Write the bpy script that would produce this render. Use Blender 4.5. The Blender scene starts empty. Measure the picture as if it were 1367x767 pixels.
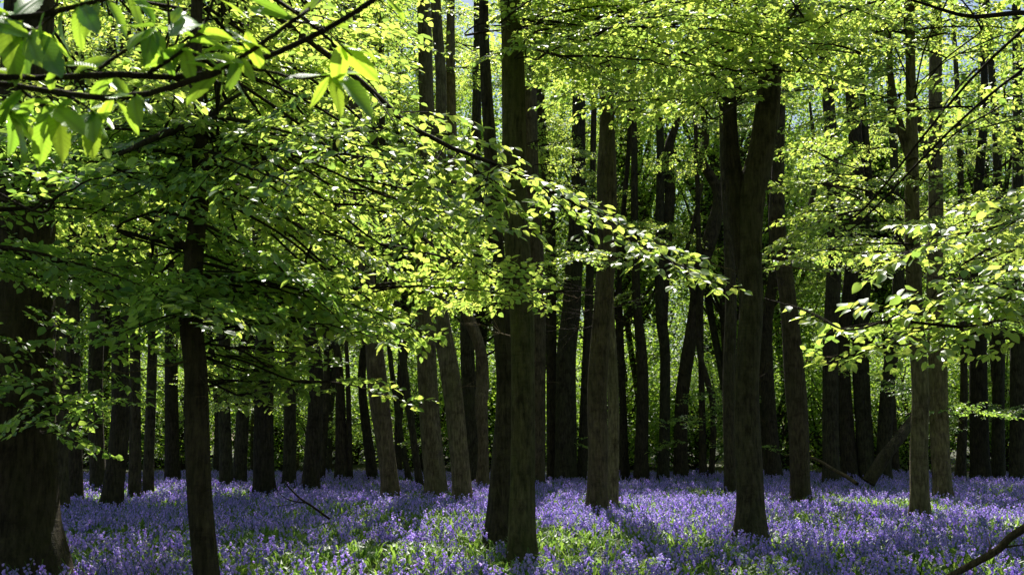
import bpy, math, random
import numpy as np
from mathutils import Vector, Matrix

# ------------------------------------------------------------------ camera, sky, sun
SC = bpy.context.scene
COL = SC.collection
F_PX, W_PX, H_PX, HORIZON, EYE = 1500.0, 1367.0, 767.0, 585.0, 1.6
PITCH = math.atan((HORIZON - H_PX / 2) / F_PX)
cam_data = bpy.data.cameras.new('camera')
cam = bpy.data.objects.new('camera', cam_data)
COL.objects.link(cam)
cam.location = (0, 0, EYE)
cam.rotation_euler = (math.pi / 2 + PITCH, 0, 0)
cam_data.sensor_width = 36
cam_data.lens = 36 * F_PX / W_PX
cam_data.clip_end = 2000
cam_data.dof.use_dof = True
cam_data.dof.focus_distance = 15
cam_data.dof.aperture_fstop = 7.1
SC.camera = cam

SUN_EL, SUN_AZ = math.radians(53), math.radians(0)     # azimuth from +Y towards +X
world = bpy.data.worlds.new('World')
SC.world = world
world.use_nodes = True
wn = world.node_tree
sky = wn.nodes.new('ShaderNodeTexSky')
sky.sky_type = 'NISHITA'
sky.sun_disc = False
sky.sun_elevation = SUN_EL
sky.sun_rotation = SUN_AZ
wn.links.new(sky.outputs[0], wn.nodes['Background'].inputs[0])
wn.nodes['Background'].inputs[1].default_value = 0.055
sl = bpy.data.lights.new('sun', 'SUN')
sl.energy = 5.0
sl.angle = math.radians(0.5)
sl.color = (1, 0.95, 0.86)
sun = bpy.data.objects.new('sun', sl)
COL.objects.link(sun)
sdir = Vector((math.sin(SUN_AZ) * math.cos(SUN_EL), math.cos(SUN_AZ) * math.cos(SUN_EL), math.sin(SUN_EL)))
sun.rotation_euler = (-sdir).to_track_quat('-Z', 'Y').to_euler()
sun.location = sdir * 60
SC.view_settings.view_transform = 'Standard'
SC.view_settings.look = 'None'
SC.view_settings.exposure = 1.10
SC.view_settings.gamma = 1
SC.view_settings.use_curve_mapping = False
SC.render.engine = 'CYCLES'
SC.cycles.max_bounces = 7
SC.cycles.diffuse_bounces = 4
SC.cycles.glossy_bounces = 2
SC.cycles.transmission_bounces = 4
SC.cycles.caustics_reflective = False
SC.cycles.caustics_refractive = False
SC.cycles.use_denoising = True
SC.cycles.sample_clamp_indirect = 4.0

# ------------------------------------------------------------------ helpers
R = np.random.default_rng(7)
CA, SA = math.cos(PITCH), math.sin(PITCH)

def at(u, v, d):
    """the point at distance d (metres along +Y) that the photograph shows at u, v"""
    cx, cy = (u - W_PX / 2) / F_PX, (H_PX / 2 - v) / F_PX
    s = d / (CA - cy * SA)
    return np.array([cx * s, d, EYE + s * (SA + cy * CA)])

def depth_of(v, z=0.30):
    cy = (H_PX / 2 - v) / F_PX
    return (z - EYE) * (CA - cy * SA) / (SA + cy * CA)

def px_size(w, d):
    return w / F_PX * d

def make_mesh(name, V, F, mats, mat_idx=None, smooth=True, uv=None):
    """V (n,3); F = list of (array (m,k)) blocks; mat_idx: one index per block"""
    me = bpy.data.meshes.new(name)
    V = np.asarray(V, dtype=np.float32)
    blocks = [np.asarray(b, dtype=np.int32) for b in F if len(b)]
    if mat_idx is not None:
        mat_idx = [m for m, b in zip(mat_idx, F) if len(b)]
    me.vertices.add(len(V))
    me.vertices.foreach_set('co', V.ravel())
    nl = sum(b.size for b in blocks)
    npoly = sum(len(b) for b in blocks)
    me.loops.add(nl)
    me.loops.foreach_set('vertex_index', np.concatenate([b.ravel() for b in blocks]))
    me.polygons.add(npoly)
    tot = np.concatenate([np.full(len(b), b.shape[1], np.int32) for b in blocks])
    start = np.concatenate([[0], np.cumsum(tot)[:-1]]).astype(np.int32)
    me.polygons.foreach_set('loop_start', start)
    me.polygons.foreach_set('loop_total', tot)
    if mat_idx is not None:
        mi = np.concatenate([np.full(len(b), m, np.int32) for m, b in zip(mat_idx, blocks)])
        me.polygons.foreach_set('material_index', mi)
    me.polygons.foreach_set('use_smooth', np.full(npoly, smooth, bool))
    for m in mats:
        me.materials.append(m)
    if uv is not None:
        lay = me.uv_layers.new(name='UVMap')
        idx = np.concatenate([b.ravel() for b in blocks])
        lay.data.foreach_set('uv', np.asarray(uv, np.float32)[idx].ravel())
    me.update(calc_edges=True)
    return me

def link(name, me, parent=None, loc=(0, 0, 0), rot=None, kind=None):
    o = bpy.data.objects.new(name, me)
    COL.objects.link(o)
    if parent is not None:
        o.parent = parent
    if rot is not None:
        m = rot.to_4x4()
        m.translation = Vector(loc)
        o.matrix_local = m
    else:
        o.location = loc
    if kind:
        o['kind'] = kind
    return o

def tag(o, label=None, cat=None, group=None, kind=None):
    if label: o['label'] = label
    if cat: o['category'] = cat
    if group: o['group'] = group
    if kind: o['kind'] = kind
    return o

def empty(name, loc, label, cat, group=None):
    o = link(name, None, None, loc)
    o.empty_display_size = 0.3
    return tag(o, label, cat, group)

def catmull(P, sub=6):
    P = np.asarray(P, float)
    Q = np.vstack([2 * P[0] - P[1], P, 2 * P[-1] - P[-2]])
    out = []
    t = np.linspace(0, 1, sub, endpoint=False)[:, None]
    for i in range(1, len(Q) - 2):
        p0, p1, p2, p3 = Q[i - 1], Q[i], Q[i + 1], Q[i + 2]
        out.append(0.5 * ((2 * p1) + (p2 - p0) * t + (2 * p0 - 5 * p1 + 4 * p2 - p3) * t ** 2 + (3 * p1 - p0 - 3 * p2 + p3) * t ** 3))
    out.append(P[-1:])
    return np.vstack(out)

def tube(P, rad, sides=8, lump=0.0, rng=R, cap=True):
    """tapered tube along P; returns verts, quads; lump = uneven cross-section"""
    P = np.asarray(P, float); rad = np.asarray(rad, float)
    n = len(P)
    T = np.gradient(P, axis=0)
    T /= np.linalg.norm(T, axis=1)[:, None] + 1e-9
    ref = np.array([0.0, 0, 1]) if abs(T[0, 2]) < 0.8 else np.array([1.0, 0, 0])
    N = np.cross(T, ref); N /= np.linalg.norm(N, axis=1)[:, None] + 1e-9
    B = np.cross(T, N)
    a = np.linspace(0, 2 * np.pi, sides, endpoint=False)
    rr = np.ones((n, sides))
    if lump > 0:
        s = np.concatenate([[0], np.cumsum(np.linalg.norm(np.diff(P, axis=0), axis=1))])
        for k in range(1, 6):
            ph, fr, am = rng.uniform(0, 6.28), rng.uniform(0.2, 1.6), lump / k ** 0.7
            rr += am * np.sin(k * a[None, :] + ph + fr * s[:, None])
    ring = (N[:, None, :] * np.cos(a)[None, :, None] + B[:, None, :] * np.sin(a)[None, :, None])
    V = (P[:, None, :] + ring * (rad[:, None] * rr)[:, :, None]).reshape(-1, 3)
    i = np.arange(n - 1)[:, None] * sides
    j = np.arange(sides)[None, :]
    j2 = (j + 1) % sides
    Q = np.stack([i + j, i + j2, i + sides + j2, i + sides + j], -1).reshape(-1, 4)
    if cap:
        V = np.vstack([V, P[-1:]])
        c = len(V) - 1
        base = (n - 1) * sides
        Q = np.vstack([Q, np.stack([base + np.arange(sides), base + (np.arange(sides) + 1) % sides, np.full(sides, c), np.full(sides, c)], -1)])
    return V, Q

def fix_tris(Q):
    """split degenerate quads (cap fans) from true quads"""
    d = Q[:, 2] == Q[:, 3]
    return Q[~d], Q[d][:, :3]

class Acc:
    """collects tubes into one mesh"""
    def __init__(s): s.v, s.q, s.n = [], [], 0
    def add(s, V, Q):
        s.v.append(V); s.q.append(Q + s.n); s.n += len(V)
    def get(s):
        return (np.vstack(s.v), np.vstack(s.q)) if s.v else (np.zeros((0, 3)), np.zeros((0, 4), int))

# ------------------------------------------------------------------ materials
def new_mat(name):
    m = bpy.data.materials.new(name)
    m.use_nodes = True
    nt = m.node_tree
    nt.nodes.clear()
    out = nt.nodes.new('ShaderNodeOutputMaterial')
    return m, nt, out

def N(nt, typ, **kw):
    n = nt.nodes.new(typ)
    for k, v in kw.items():
        if k.startswith('i_'):
            n.inputs[int(k[2:])].default_value = v
        else:
            setattr(n, k, v)
    return n

def ramp(nt, pts, src):
    r = nt.nodes.new('ShaderNodeValToRGB')
    el = r.color_ramp.elements
    while len(el) < len(pts): el.new(0.5)
    for e, (p, c) in zip(el, pts):
        e.position = p
        e.color = (*c, 1)
    nt.links.new(src, r.inputs[0])
    return r

def leaf_mat(name, dif, trans, gloss=0.06, rough=0.42, hue_var=0.5, veins=False):
    """thin leaf: reflects, lets light through, a little sheen; each leaf a little different"""
    m, nt, out = new_mat(name)
    L = nt.links.new
    geo = N(nt, 'ShaderNodeNewGeometry')
    oi = N(nt, 'ShaderNodeObjectInfo')
    add = N(nt, 'ShaderNodeMath', operation='ADD')
    L(geo.outputs['Random Per Island'], add.inputs[0]); L(oi.outputs['Random'], add.inputs[1])
    fr = N(nt, 'ShaderNodeMath', operation='FRACT'); L(add.outputs[0], fr.inputs[0])
    def var(c):
        a = tuple(x * 0.62 for x in c); b = (c[0] * 1.45, c[1] * 1.25, c[2] * 1.3)
        return ramp(nt, [(0.0, (a[0] * 0.8, a[1], a[2])), (0.5, c), (1.0, b)], fr.outputs[0])
    cd, ct = var(dif), var(trans)
    cd_o, ct_o = cd.outputs[0], ct.outputs[0]
    nrm = None
    if veins:
        tc = N(nt, 'ShaderNodeTexCoord')
        sep = N(nt, 'ShaderNodeSeparateXYZ'); L(tc.outputs['UV'], sep.inputs[0])
        ab = N(nt, 'ShaderNodeMath', operation='ABSOLUTE'); L(sep.outputs[1], ab.inputs[0])
        mu = N(nt, 'ShaderNodeMath', operation='MULTIPLY', i_1=0.55); L(ab.outputs[0], mu.inputs[0])
        sb = N(nt, 'ShaderNodeMath', operation='SUBTRACT'); L(sep.outputs[0], sb.inputs[0]); L(mu.outputs[0], sb.inputs[1])
        m2 = N(nt, 'ShaderNodeMath', operation='MULTIPLY', i_1=13.0); L(sb.outputs[0], m2.inputs[0])
        f2 = N(nt, 'ShaderNodeMath', operation='FRACT'); L(m2.outputs[0], f2.inputs[0])
        pp = N(nt, 'ShaderNodeMath', operation='PINGPONG', i_1=0.5); L(f2.outputs[0], pp.inputs[0])
        side = N(nt, 'ShaderNodeMapRange', i_1=0.0, i_2=0.11, i_3=0.0, i_4=1.0); L(pp.outputs[0], side.inputs[0])
        mid = N(nt, 'ShaderNodeMapRange', i_1=0.01, i_2=0.05, i_3=0.0, i_4=1.0); L(ab.outputs[0], mid.inputs[0])
        mn = N(nt, 'ShaderNodeMath', operation='MINIMUM'); L(side.outputs[0], mn.inputs[0]); L(mid.outputs[0], mn.inputs[1])
        vr = N(nt, 'ShaderNodeMapRange', i_3=0.62, i_4=1.0); L(mn.outputs[0], vr.inputs[0])
        def mulc(o):
            x = N(nt, 'ShaderNodeMix', data_type='RGBA', blend_type='MULTIPLY'); x.inputs[0].default_value = 1
            L(o, x.inputs[6]); L(vr.outputs[0], x.inputs[7]); return x.outputs[2]
        ct_o = mulc(ct_o)
        bp = N(nt, 'ShaderNodeBump', i_0=0.5, i_1=0.004); L(mn.outputs[0], bp.inputs['Height']); nrm = bp.outputs[0]
    d = N(nt, 'ShaderNodeBsdfDiffuse'); L(cd_o, d.inputs[0])
    t = N(nt, 'ShaderNodeBsdfTranslucent'); L(ct_o, t.inputs[0])
    a = N(nt, 'ShaderNodeAddShader'); L(d.outputs[0], a.inputs[0]); L(t.outputs[0], a.inputs[1])
    g = N(nt, 'ShaderNodeBsdfGlossy', i_0=(1, 1, 1, 1), i_1=rough)
    lw = N(nt, 'ShaderNodeFresnel', i_0=1.38)
    fm = N(nt, 'ShaderNodeMath', operation='MULTIPLY', i_1=gloss / 0.06); L(lw.outputs[0], fm.inputs[0])
    cl = N(nt, 'ShaderNodeMath', operation='MINIMUM', i_1=0.10); L(fm.outputs[0], cl.inputs[0])
    mx = N(nt, 'ShaderNodeMixShader'); L(cl.outputs[0], mx.inputs[0]); L(a.outputs[0], mx.inputs[1]); L(g.outputs[0], mx.inputs[2])
    if nrm is not None:
        L(nrm, d.inputs['Normal']); L(nrm, g.inputs['Normal'])
    L(mx.outputs[0], out.inputs[0])
    return m

def bark_mat(name, base, dark, moss, moss_amt=0.45, scale=1.0):
    m, nt, out = new_mat(name)
    L = nt.links.new
    tc = N(nt, 'ShaderNodeTexCoord')
    mp = N(nt, 'ShaderNodeMapping'); mp.inputs['Scale'].default_value = (11 * scale, 11 * scale, 2.0 * scale)
    L(tc.outputs['Object'], mp.inputs[0])
    n1 = N(nt, 'ShaderNodeTexNoise'); n1.inputs['Scale'].default_value = 2.2; n1.inputs['Detail'].default_value = 6; n1.inputs['Roughness'].default_value = 0.65
    L(mp.outputs[0], n1.inputs[0])
    r0 = ramp(nt, [(0.34, dark), (0.5, base), (0.72, tuple(min(1, c * 1.7) for c in base))], n1.outputs[0])
    nb = N(nt, 'ShaderNodeTexNoise'); nb.inputs['Scale'].default_value = 3.4 * scale; nb.inputs['Detail'].default_value = 5; nb.inputs['Roughness'].default_value = 0.7
    L(tc.outputs['Object'], nb.inputs[0])
    rb_ = ramp(nt, [(0.36, (0.45, 0.42, 0.40)), (0.5, (0.95, 0.95, 0.95)), (0.62, (1.1, 1.15, 1.05)), (0.72, (1.7, 1.75, 1.6))], nb.outputs[0])
    r1 = N(nt, 'ShaderNodeMix', data_type='RGBA', blend_type='MULTIPLY'); r1.inputs[0].default_value = 1
    L(r0.outputs[0], r1.inputs[6]); L(rb_.outputs[0], r1.inputs[7])
    mp2 = N(nt, 'ShaderNodeMapping'); mp2.inputs['Scale'].default_value = (1.6, 1.6, 0.45)
    L(tc.outputs['Object'], mp2.inputs[0])
    n2 = N(nt, 'ShaderNodeTexNoise'); n2.inputs['Scale'].default_value = 1.6; n2.inputs['Detail'].default_value = 4
    L(mp2.outputs[0], n2.inputs[0])
    mr = N(nt, 'ShaderNodeMapRange', i_1=0.42, i_2=0.68, i_3=0.0, i_4=moss_amt); L(n2.outputs[0], mr.inputs[0])
    mix = N(nt, 'ShaderNodeMix', data_type='RGBA'); L(mr.outputs[0], mix.inputs[0]); L(r1.outputs[2], mix.inputs[6]); mix.inputs[7].default_value = (*moss, 1)
    oi = N(nt, 'ShaderNodeObjectInfo')
    vr = ramp(nt, [(0.0, (0.62, 0.60, 0.56)), (0.35, (1.0, 0.93, 0.85)), (0.7, (0.92, 1.0, 0.84)), (1.0, (1.3, 1.24, 1.15))], oi.outputs['Random'])
    mv = N(nt, 'ShaderNodeMix', data_type='RGBA', blend_type='MULTIPLY'); mv.inputs[0].default_value = 1
    L(mix.outputs[2], mv.inputs[6]); L(vr.outputs[0], mv.inputs[7])
    # fine horizontal scars of smooth bark
    mp3 = N(nt, 'ShaderNodeMapping'); mp3.inputs['Scale'].default_value = (3, 3, 26)
    L(tc.outputs['Object'], mp3.inputs[0])
    n3 = N(nt, 'ShaderNodeTexNoise'); n3.inputs['Scale'].default_value = 1.3; n3.inputs['Detail'].default_value = 3
    L(mp3.outputs[0], n3.inputs[0])
    sm = N(nt, 'ShaderNodeMath', operation='MULTIPLY_ADD', i_1=0.35); L(n3.outputs[0], sm.inputs[0]); L(n1.outputs[0], sm.inputs[2])
    bp = N(nt, 'ShaderNodeBump', i_0=1.0, i_1=0.06); L(sm.outputs[0], bp.inputs['Height'])
    b = N(nt, 'ShaderNodeBsdfPrincipled'); b.inputs['Roughness'].default_value = 0.9
    b.inputs['Specular IOR Level'].default_value = 0.2
    L(mv.outputs[2], b.inputs['Base Color']); L(bp.outputs[0], b.inputs['Normal'])
    L(b.outputs[0], out.inputs[0])
    return m

M_BARK = bark_mat('beech_bark', (0.066, 0.052, 0.037), (0.026, 0.020, 0.014), (0.062, 0.064, 0.026))
M_BARK_PALE = bark_mat('pale_bark', (0.158, 0.124, 0.082), (0.066, 0.051, 0.034), (0.112, 0.106, 0.048), 0.55)
M_BARK_DARK = bark_mat('dark_bark', (0.055, 0.044, 0.032), (0.020, 0.016, 0.011), (0.045, 0.048, 0.020), 0.4)
M_BARK_MOSS = bark_mat('mossy_bark', (0.100, 0.080, 0.050), (0.036, 0.029, 0.019), (0.085, 0.088, 0.030), 0.75)
M_TWIG = bark_mat('twig_bark', (0.055, 0.038, 0.028), (0.025, 0.018, 0.014), (0.05, 0.045, 0.022), 0.3, 6)
M_DEAD = bark_mat('dead_wood', (0.17, 0.12, 0.075), (0.06, 0.042, 0.028), (0.10, 0.10, 0.05), 0.4, 2)
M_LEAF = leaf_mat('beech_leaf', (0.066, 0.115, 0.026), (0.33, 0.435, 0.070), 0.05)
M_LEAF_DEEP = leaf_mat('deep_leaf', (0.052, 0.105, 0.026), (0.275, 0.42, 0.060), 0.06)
M_LEAF_FAR = leaf_mat('canopy_leaf', (0.066, 0.115, 0.024), (0.33, 0.44, 0.065), 0.05, 0.4)
M_CHEST = leaf_mat('chestnut_leaf', (0.060, 0.125, 0.018), (0.26, 0.42, 0.03), 0.06, 0.4, veins=True)
M_SHRUB = leaf_mat('shrub_leaf', (0.050, 0.098, 0.018), (0.22, 0.335, 0.036), 0.03, 0.5)
M_FERN = leaf_mat('fern_leaf', (0.065, 0.125, 0.020), (0.24, 0.36, 0.04), 0.005, 0.6)
M_BELL = leaf_mat('bluebell_petal', (0.245, 0.205, 0.42), (0.34, 0.275, 0.54), 0.004, 0.6)
M_STEM = leaf_mat('bluebell_stem', (0.050, 0.10, 0.025), (0.10, 0.17, 0.03), 0.01, 0.6)
M_BLADE = leaf_mat('bluebell_leaf', (0.045, 0.095, 0.022), (0.13, 0.22, 0.03), 0.012, 0.6)

def ground_mat():
    m, nt, out = new_mat('woodland_floor')
    L = nt.links.new
    tc = N(nt, 'ShaderNodeTexCoord')
    n1 = N(nt, 'ShaderNodeTexNoise'); n1.inputs['Scale'].default_value = 0.35; n1.inputs['Detail'].default_value = 8
    n2 = N(nt, 'ShaderNodeTexNoise'); n2.inputs['Scale'].default_value = 22; n2.inputs['Detail'].default_value = 6
    L(tc.outputs['Object'], n1.inputs[0]); L(tc.outputs['Object'], n2.inputs[0])
    r1 = ramp(nt, [(0.35, (0.055, 0.040, 0.026)), (0.55, (0.045, 0.060, 0.020)), (0.7, (0.05, 0.085, 0.02))], n1.outputs[0])
    r2 = ramp(nt, [(0.3, (0.45, 0.42, 0.40)), (0.7, (1.2, 1.1, 1.0))], n2.outputs[0])
    mx = N(nt, 'ShaderNodeMix', data_type='RGBA', blend_type='MULTIPLY'); mx.inputs[0].default_value = 1
    L(r1.outputs[0], mx.inputs[6]); L(r2.outputs[0], mx.inputs[7])
    bp = N(nt, 'ShaderNodeBump', i_0=0.8, i_1=0.05); L(n2.outputs[0], bp.inputs['Height'])
    b = N(nt, 'ShaderNodeBsdfPrincipled'); b.inputs['Roughness'].default_value = 0.95
    L(mx.outputs[2], b.inputs['Base Color']); L(bp.outputs[0], b.inputs['Normal']); L(b.outputs[0], out.inputs[0])
    return m
M_GROUND = ground_mat()

# ------------------------------------------------------------------ ground
def ground_z(x, y):
    return 0.05 * np.sin(x * 0.31 + 1.3) * np.cos(y * 0.23) + 0.03 * np.sin(x * 0.9 + y * 0.7) + 0.02 * np.cos(x * 1.7 - y * 1.1)
xs = np.concatenate([np.linspace(-600, -62, 14), np.linspace(-60, 60, 161), np.linspace(62, 600, 14)])
ys = np.concatenate([np.linspace(-300, -12, 8), np.linspace(-10, 100, 147), np.linspace(102, 900, 14)])
gx, gy = np.meshgrid(xs, ys)
gz = ground_z(gx, gy)
nx, ny = len(xs), len(ys)
ii = (np.arange(ny - 1)[:, None] * nx + np.arange(nx - 1)[None, :]).ravel()
link('ground', make_mesh('ground', np.stack([gx, gy, gz], -1).reshape(-1, 3), [np.stack([ii, ii + 1, ii + nx + 1, ii + nx], -1)], [M_GROUND]), kind='structure')

# ------------------------------------------------------------------ leaves and sprays
# beech leaf, x along the midrib, length 1; six points, four triangles, folded along the rib
LEAF_V = np.array([[0, 0, 0], [0.30, 0.29, 0.055], [0.68, 0.25, 0.05], [1.0, 0, -0.07], [0.68, -0.25, 0.05], [0.30, -0.29, 0.055]], float)
LEAF_F = np.array([[0, 3, 2, 1], [0, 5, 4, 3]])
CLEAF_V = np.array([[0, 0, 0], [0.5, 0.33, 0.05], [1.0, 0, -0.05], [0.5, -0.33, 0.05]], float)   # canopy leaf far above
CLEAF_F = np.array([[0, 2, 1], [0, 3, 2]])

def frames(D, up):
    """rotation (n,3,3): x=D, z close to up"""
    D = D / (np.linalg.norm(D, axis=1)[:, None] + 1e-9)
    Y = np.cross(up, D); Y /= np.linalg.norm(Y, axis=1)[:, None] + 1e-9
    Z = np.cross(D, Y)
    return np.stack([D, Y, Z], -1)

def leaves_mesh(P, Rm, S, tv=LEAF_V, tf=LEAF_F, width=None):
    T = tv[None] * np.ones((len(P), 1, 1))
    if width is not None: T[:, :, 1] *= width[:, None]
    V = np.einsum('nij,nkj->nki', Rm, T) * S[:, None, None] + P[:, None, :]
    F = (np.arange(len(P))[:, None, None] * len(tv) + tf[None]).reshape(-1, tf.shape[1])
    return V.reshape(-1, 3), F

def grow_spray(rng, L, leaf=0.072, dens=1.0, droop=0.22):
    """flat beech spray along +X, length L: twigs (tubes) and leaf placements"""
    acc = Acc(); LP, LD = [], []
    def shoot(p, d, length, r, lev):
        n = max(4, int(length / 0.09))
        t = np.linspace(0, 1, n)
        side = np.array([-d[1], d[0], 0.0])
        bend = rng.normal(0, 0.10)
        pts = p + d * (length * t)[:, None] + side * (bend * length * t ** 2)[:, None]
        pts[:, 2] += -droop * length * t ** 2 * (0.8 if lev == 0 else 0.5) + 0.10 * length * t
        pts += rng.normal(0, 0.012, pts.shape) * np.minimum(t, 0.6)[:, None] * min(1, length)
        acc.add(*tube(pts, r * (1 - 0.8 * t), 5 if lev == 0 else 3, cap=False))
        if lev < 2:
            step = 0.17 if lev == 0 else 0.15
            s = 0.12 * length if lev == 0 else 0.10; k = rng.integers(2)
            while s < length * 0.97:
                f = s / length
                q = np.array([np.interp(f, t, pts[:, i]) for i in range(3)])
                ang = (1 if k % 2 else -1) * math.radians(rng.uniform(35, 62))
                c, sn = math.cos(ang), math.sin(ang)
                dd = np.array([d[0] * c - d[1] * sn, d[0] * sn + d[1] * c, d[2] + rng.normal(0, 0.10)])
                dd /= np.linalg.norm(dd)
                ln = (0.46 if lev == 0 else 0.42) * length * (1 - f * 0.85) * rng.uniform(0.55, 1.15) + (0.10 if lev == 0 else 0.05)
                if lev == 0 and f < 0.2: ln *= 0.6
                shoot(q, dd, ln, r * 0.5 * (1 - 0.6 * f), lev + 1)
                s += step * rng.uniform(0.6, 1.4); k += 1
        s0 = length * (0.55 if lev == 0 else 0.18 if lev == 1 else 0.05)
        s = s0; k = 0
        while s <= length:
            f = s / length
            q = np.array([np.interp(f, t, pts[:, i]) for i in range(3)])
            ang = (1 if k % 2 else -1) * math.radians(rng.uniform(30, 70))
            if s > length - 0.03: ang *= 0.2
            c, sn = math.cos(ang), math.sin(ang)
            dd = np.array([d[0] * c - d[1] * sn, d[0] * sn + d[1] * c, rng.normal(-0.22, 0.28)])
            LP.append(q); LD.append(dd)
            s += 0.042 / dens * rng.uniform(0.7, 1.3); k += 1
    shoot(np.zeros(3), np.array([1.0, 0, 0]), L, 0.006 * L + 0.004, 0)
    LP, LD = np.array(LP), np.array(LD)
    n = len(LP)
    up = np.stack([rng.normal(0, 0.42, n), rng.normal(0, 0.42, n), np.ones(n)], -1)
    S = leaf * rng.uniform(0.62, 1.25, n)
    return acc, LP, frames(LD, up), S, rng.uniform(0.85, 1.2, n)

def spray_mesh(name, rng, L, mat, **kw):
    acc, P, Rm, S, wd = grow_spray(rng, L, **kw)
    V1, Q1 = acc.get()
    V2, F2 = leaves_mesh(P, Rm, S, width=wd)
    return make_mesh(name, np.vstack([V1, V2]), [Q1, F2 + len(V1)], [M_TWIG, mat], [0, 1], smooth=False)

SPRAYS = {}
for key, mat, leaf in (('light', M_LEAF, 0.094), ('deep', M_LEAF_DEEP, 0.092)):
    SPRAYS[key] = []
    for L in (1.3, 1.7, 2.1, 2.5, 3.0, 3.5):
        for k in range(2):
            SPRAYS[key].append((L, spray_mesh('leaf_spray', R, L, mat, leaf=leaf, dens=0.72, droop=R.uniform(0.12, 0.34))))

def add_spray(parent, parent_loc, base, tip, key='light', roll=0.36, rng=R):
    """a leaf spray from base to tip (world), as child of a limb"""
    base, tip = np.asarray(base, float), np.asarray(tip, float)
    D = tip - base; ln = np.linalg.norm(D)
    cand = sorted(SPRAYS[key], key=lambda s: abs(s[0] - ln) + rng.uniform(0, 0.25))
    L, me = cand[0]
    up = np.array([[rng.normal(0, roll), rng.normal(-0.05, roll), 1.0]])
    Rm = frames(D[None], up)[0]
    sc = float(np.clip(ln / L, 0.85, 1.25))
    o = link('leaf_spray', me, parent, base - parent_loc, Matrix((Rm * sc).tolist()), kind='stuff')
    return o

# ------------------------------------------------------------------ crowns (high canopy), shared by many trees
def crown_mesh(name, rng, rx, rz, nclump, nleaf, mat, leaf=0.13, lo=0.0):
    acc = Acc()
    cl = []
    while len(cl) < nclump:
        p = rng.uniform(-1, 1, 3)
        r = np.linalg.norm(p)
        if r < 1 and r > 0.35 * rng.uniform(0, 1) and p[2] > -0.95:
            cl.append(p * np.array([rx, rx, rz]) + np.array([0, 0, rz]))
    cl = np.array(cl)
    # limbs from the stem to the clumps
    for i in range(0, nclump, 3):
        c = cl[i]
        z0 = max(-1.5, c[2] * 0.5 - np.hypot(c[0], c[1]) * 0.45)
        p0 = np.array([0, 0, z0]); pm = (p0 + c) / 2 + np.array([0, 0, -0.2]) + rng.normal(0, 0.25, 3)
        t = catmull([p0, pm, c], 4)
        acc.add(*tube(t, np.linspace(0.05 + 0.012 * np.linalg.norm(c - p0), 0.012, len(t)), 5, cap=False))
    top = catmull([[0, 0, -3], [0.1, 0.1, rz * 0.6], [0.2, -0.2, rz * 1.3], [0, 0, rz * 1.85]], 4)
    acc.add(*tube(top, np.linspace(0.16, 0.02, len(top)), 7, cap=False))
    n = nclump * nleaf
    cid = np.repeat(np.arange(nclump), nleaf)
    sz = rng.uniform(0.7, 1.5, nclump)[cid]
    off = rng.normal(0, 1, (n, 3)) * np.stack([0.62 * sz, 0.62 * sz, 0.17 * sz], -1)
    tilt = rng.normal(0, 0.25, (nclump, 2))[cid]
    off[:, 2] += off[:, 0] * tilt[:, 0] + off[:, 1] * tilt[:, 1]
    P = cl[cid] + off
    a = rng.uniform(0, 2 * np.pi, n)
    D = np.stack([np.cos(a), np.sin(a), rng.normal(-0.2, 0.35, n)], -1)
    up = np.stack([rng.normal(0, 0.5, n), rng.normal(0, 0.5, n), np.ones(n)], -1)
    V2, F2 = leaves_mesh(P, frames(D, up), leaf * rng.uniform(0.6, 1.3, n), CLEAF_V, CLEAF_F)
    V1, Q1 = acc.get()
    return make_mesh(name, np.vstack([V1, V2]), [Q1, F2 + len(V1)], [M_BARK_DARK, mat], [0, 1], smooth=False)

CROWNS = [crown_mesh('crown', R, 3.4, 4.6, 130, 150, M_LEAF_FAR, 0.14) for k in range(4)]
THIN_CROWNS = [crown_mesh('crown', R, 2.6, 5.5, 85, 150, M_LEAF_FAR, 0.14) for k in range(3)]
SHRUBS = [crown_mesh('foliage', R, 2.3, 2.8, 85, 120, M_SHRUB, 0.13) for k in range(3)]
TALL = [crown_mesh('foliage', R, 3.4, 8.0, 125, 140, M_SHRUB, 0.17) for k in range(3)]

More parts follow.
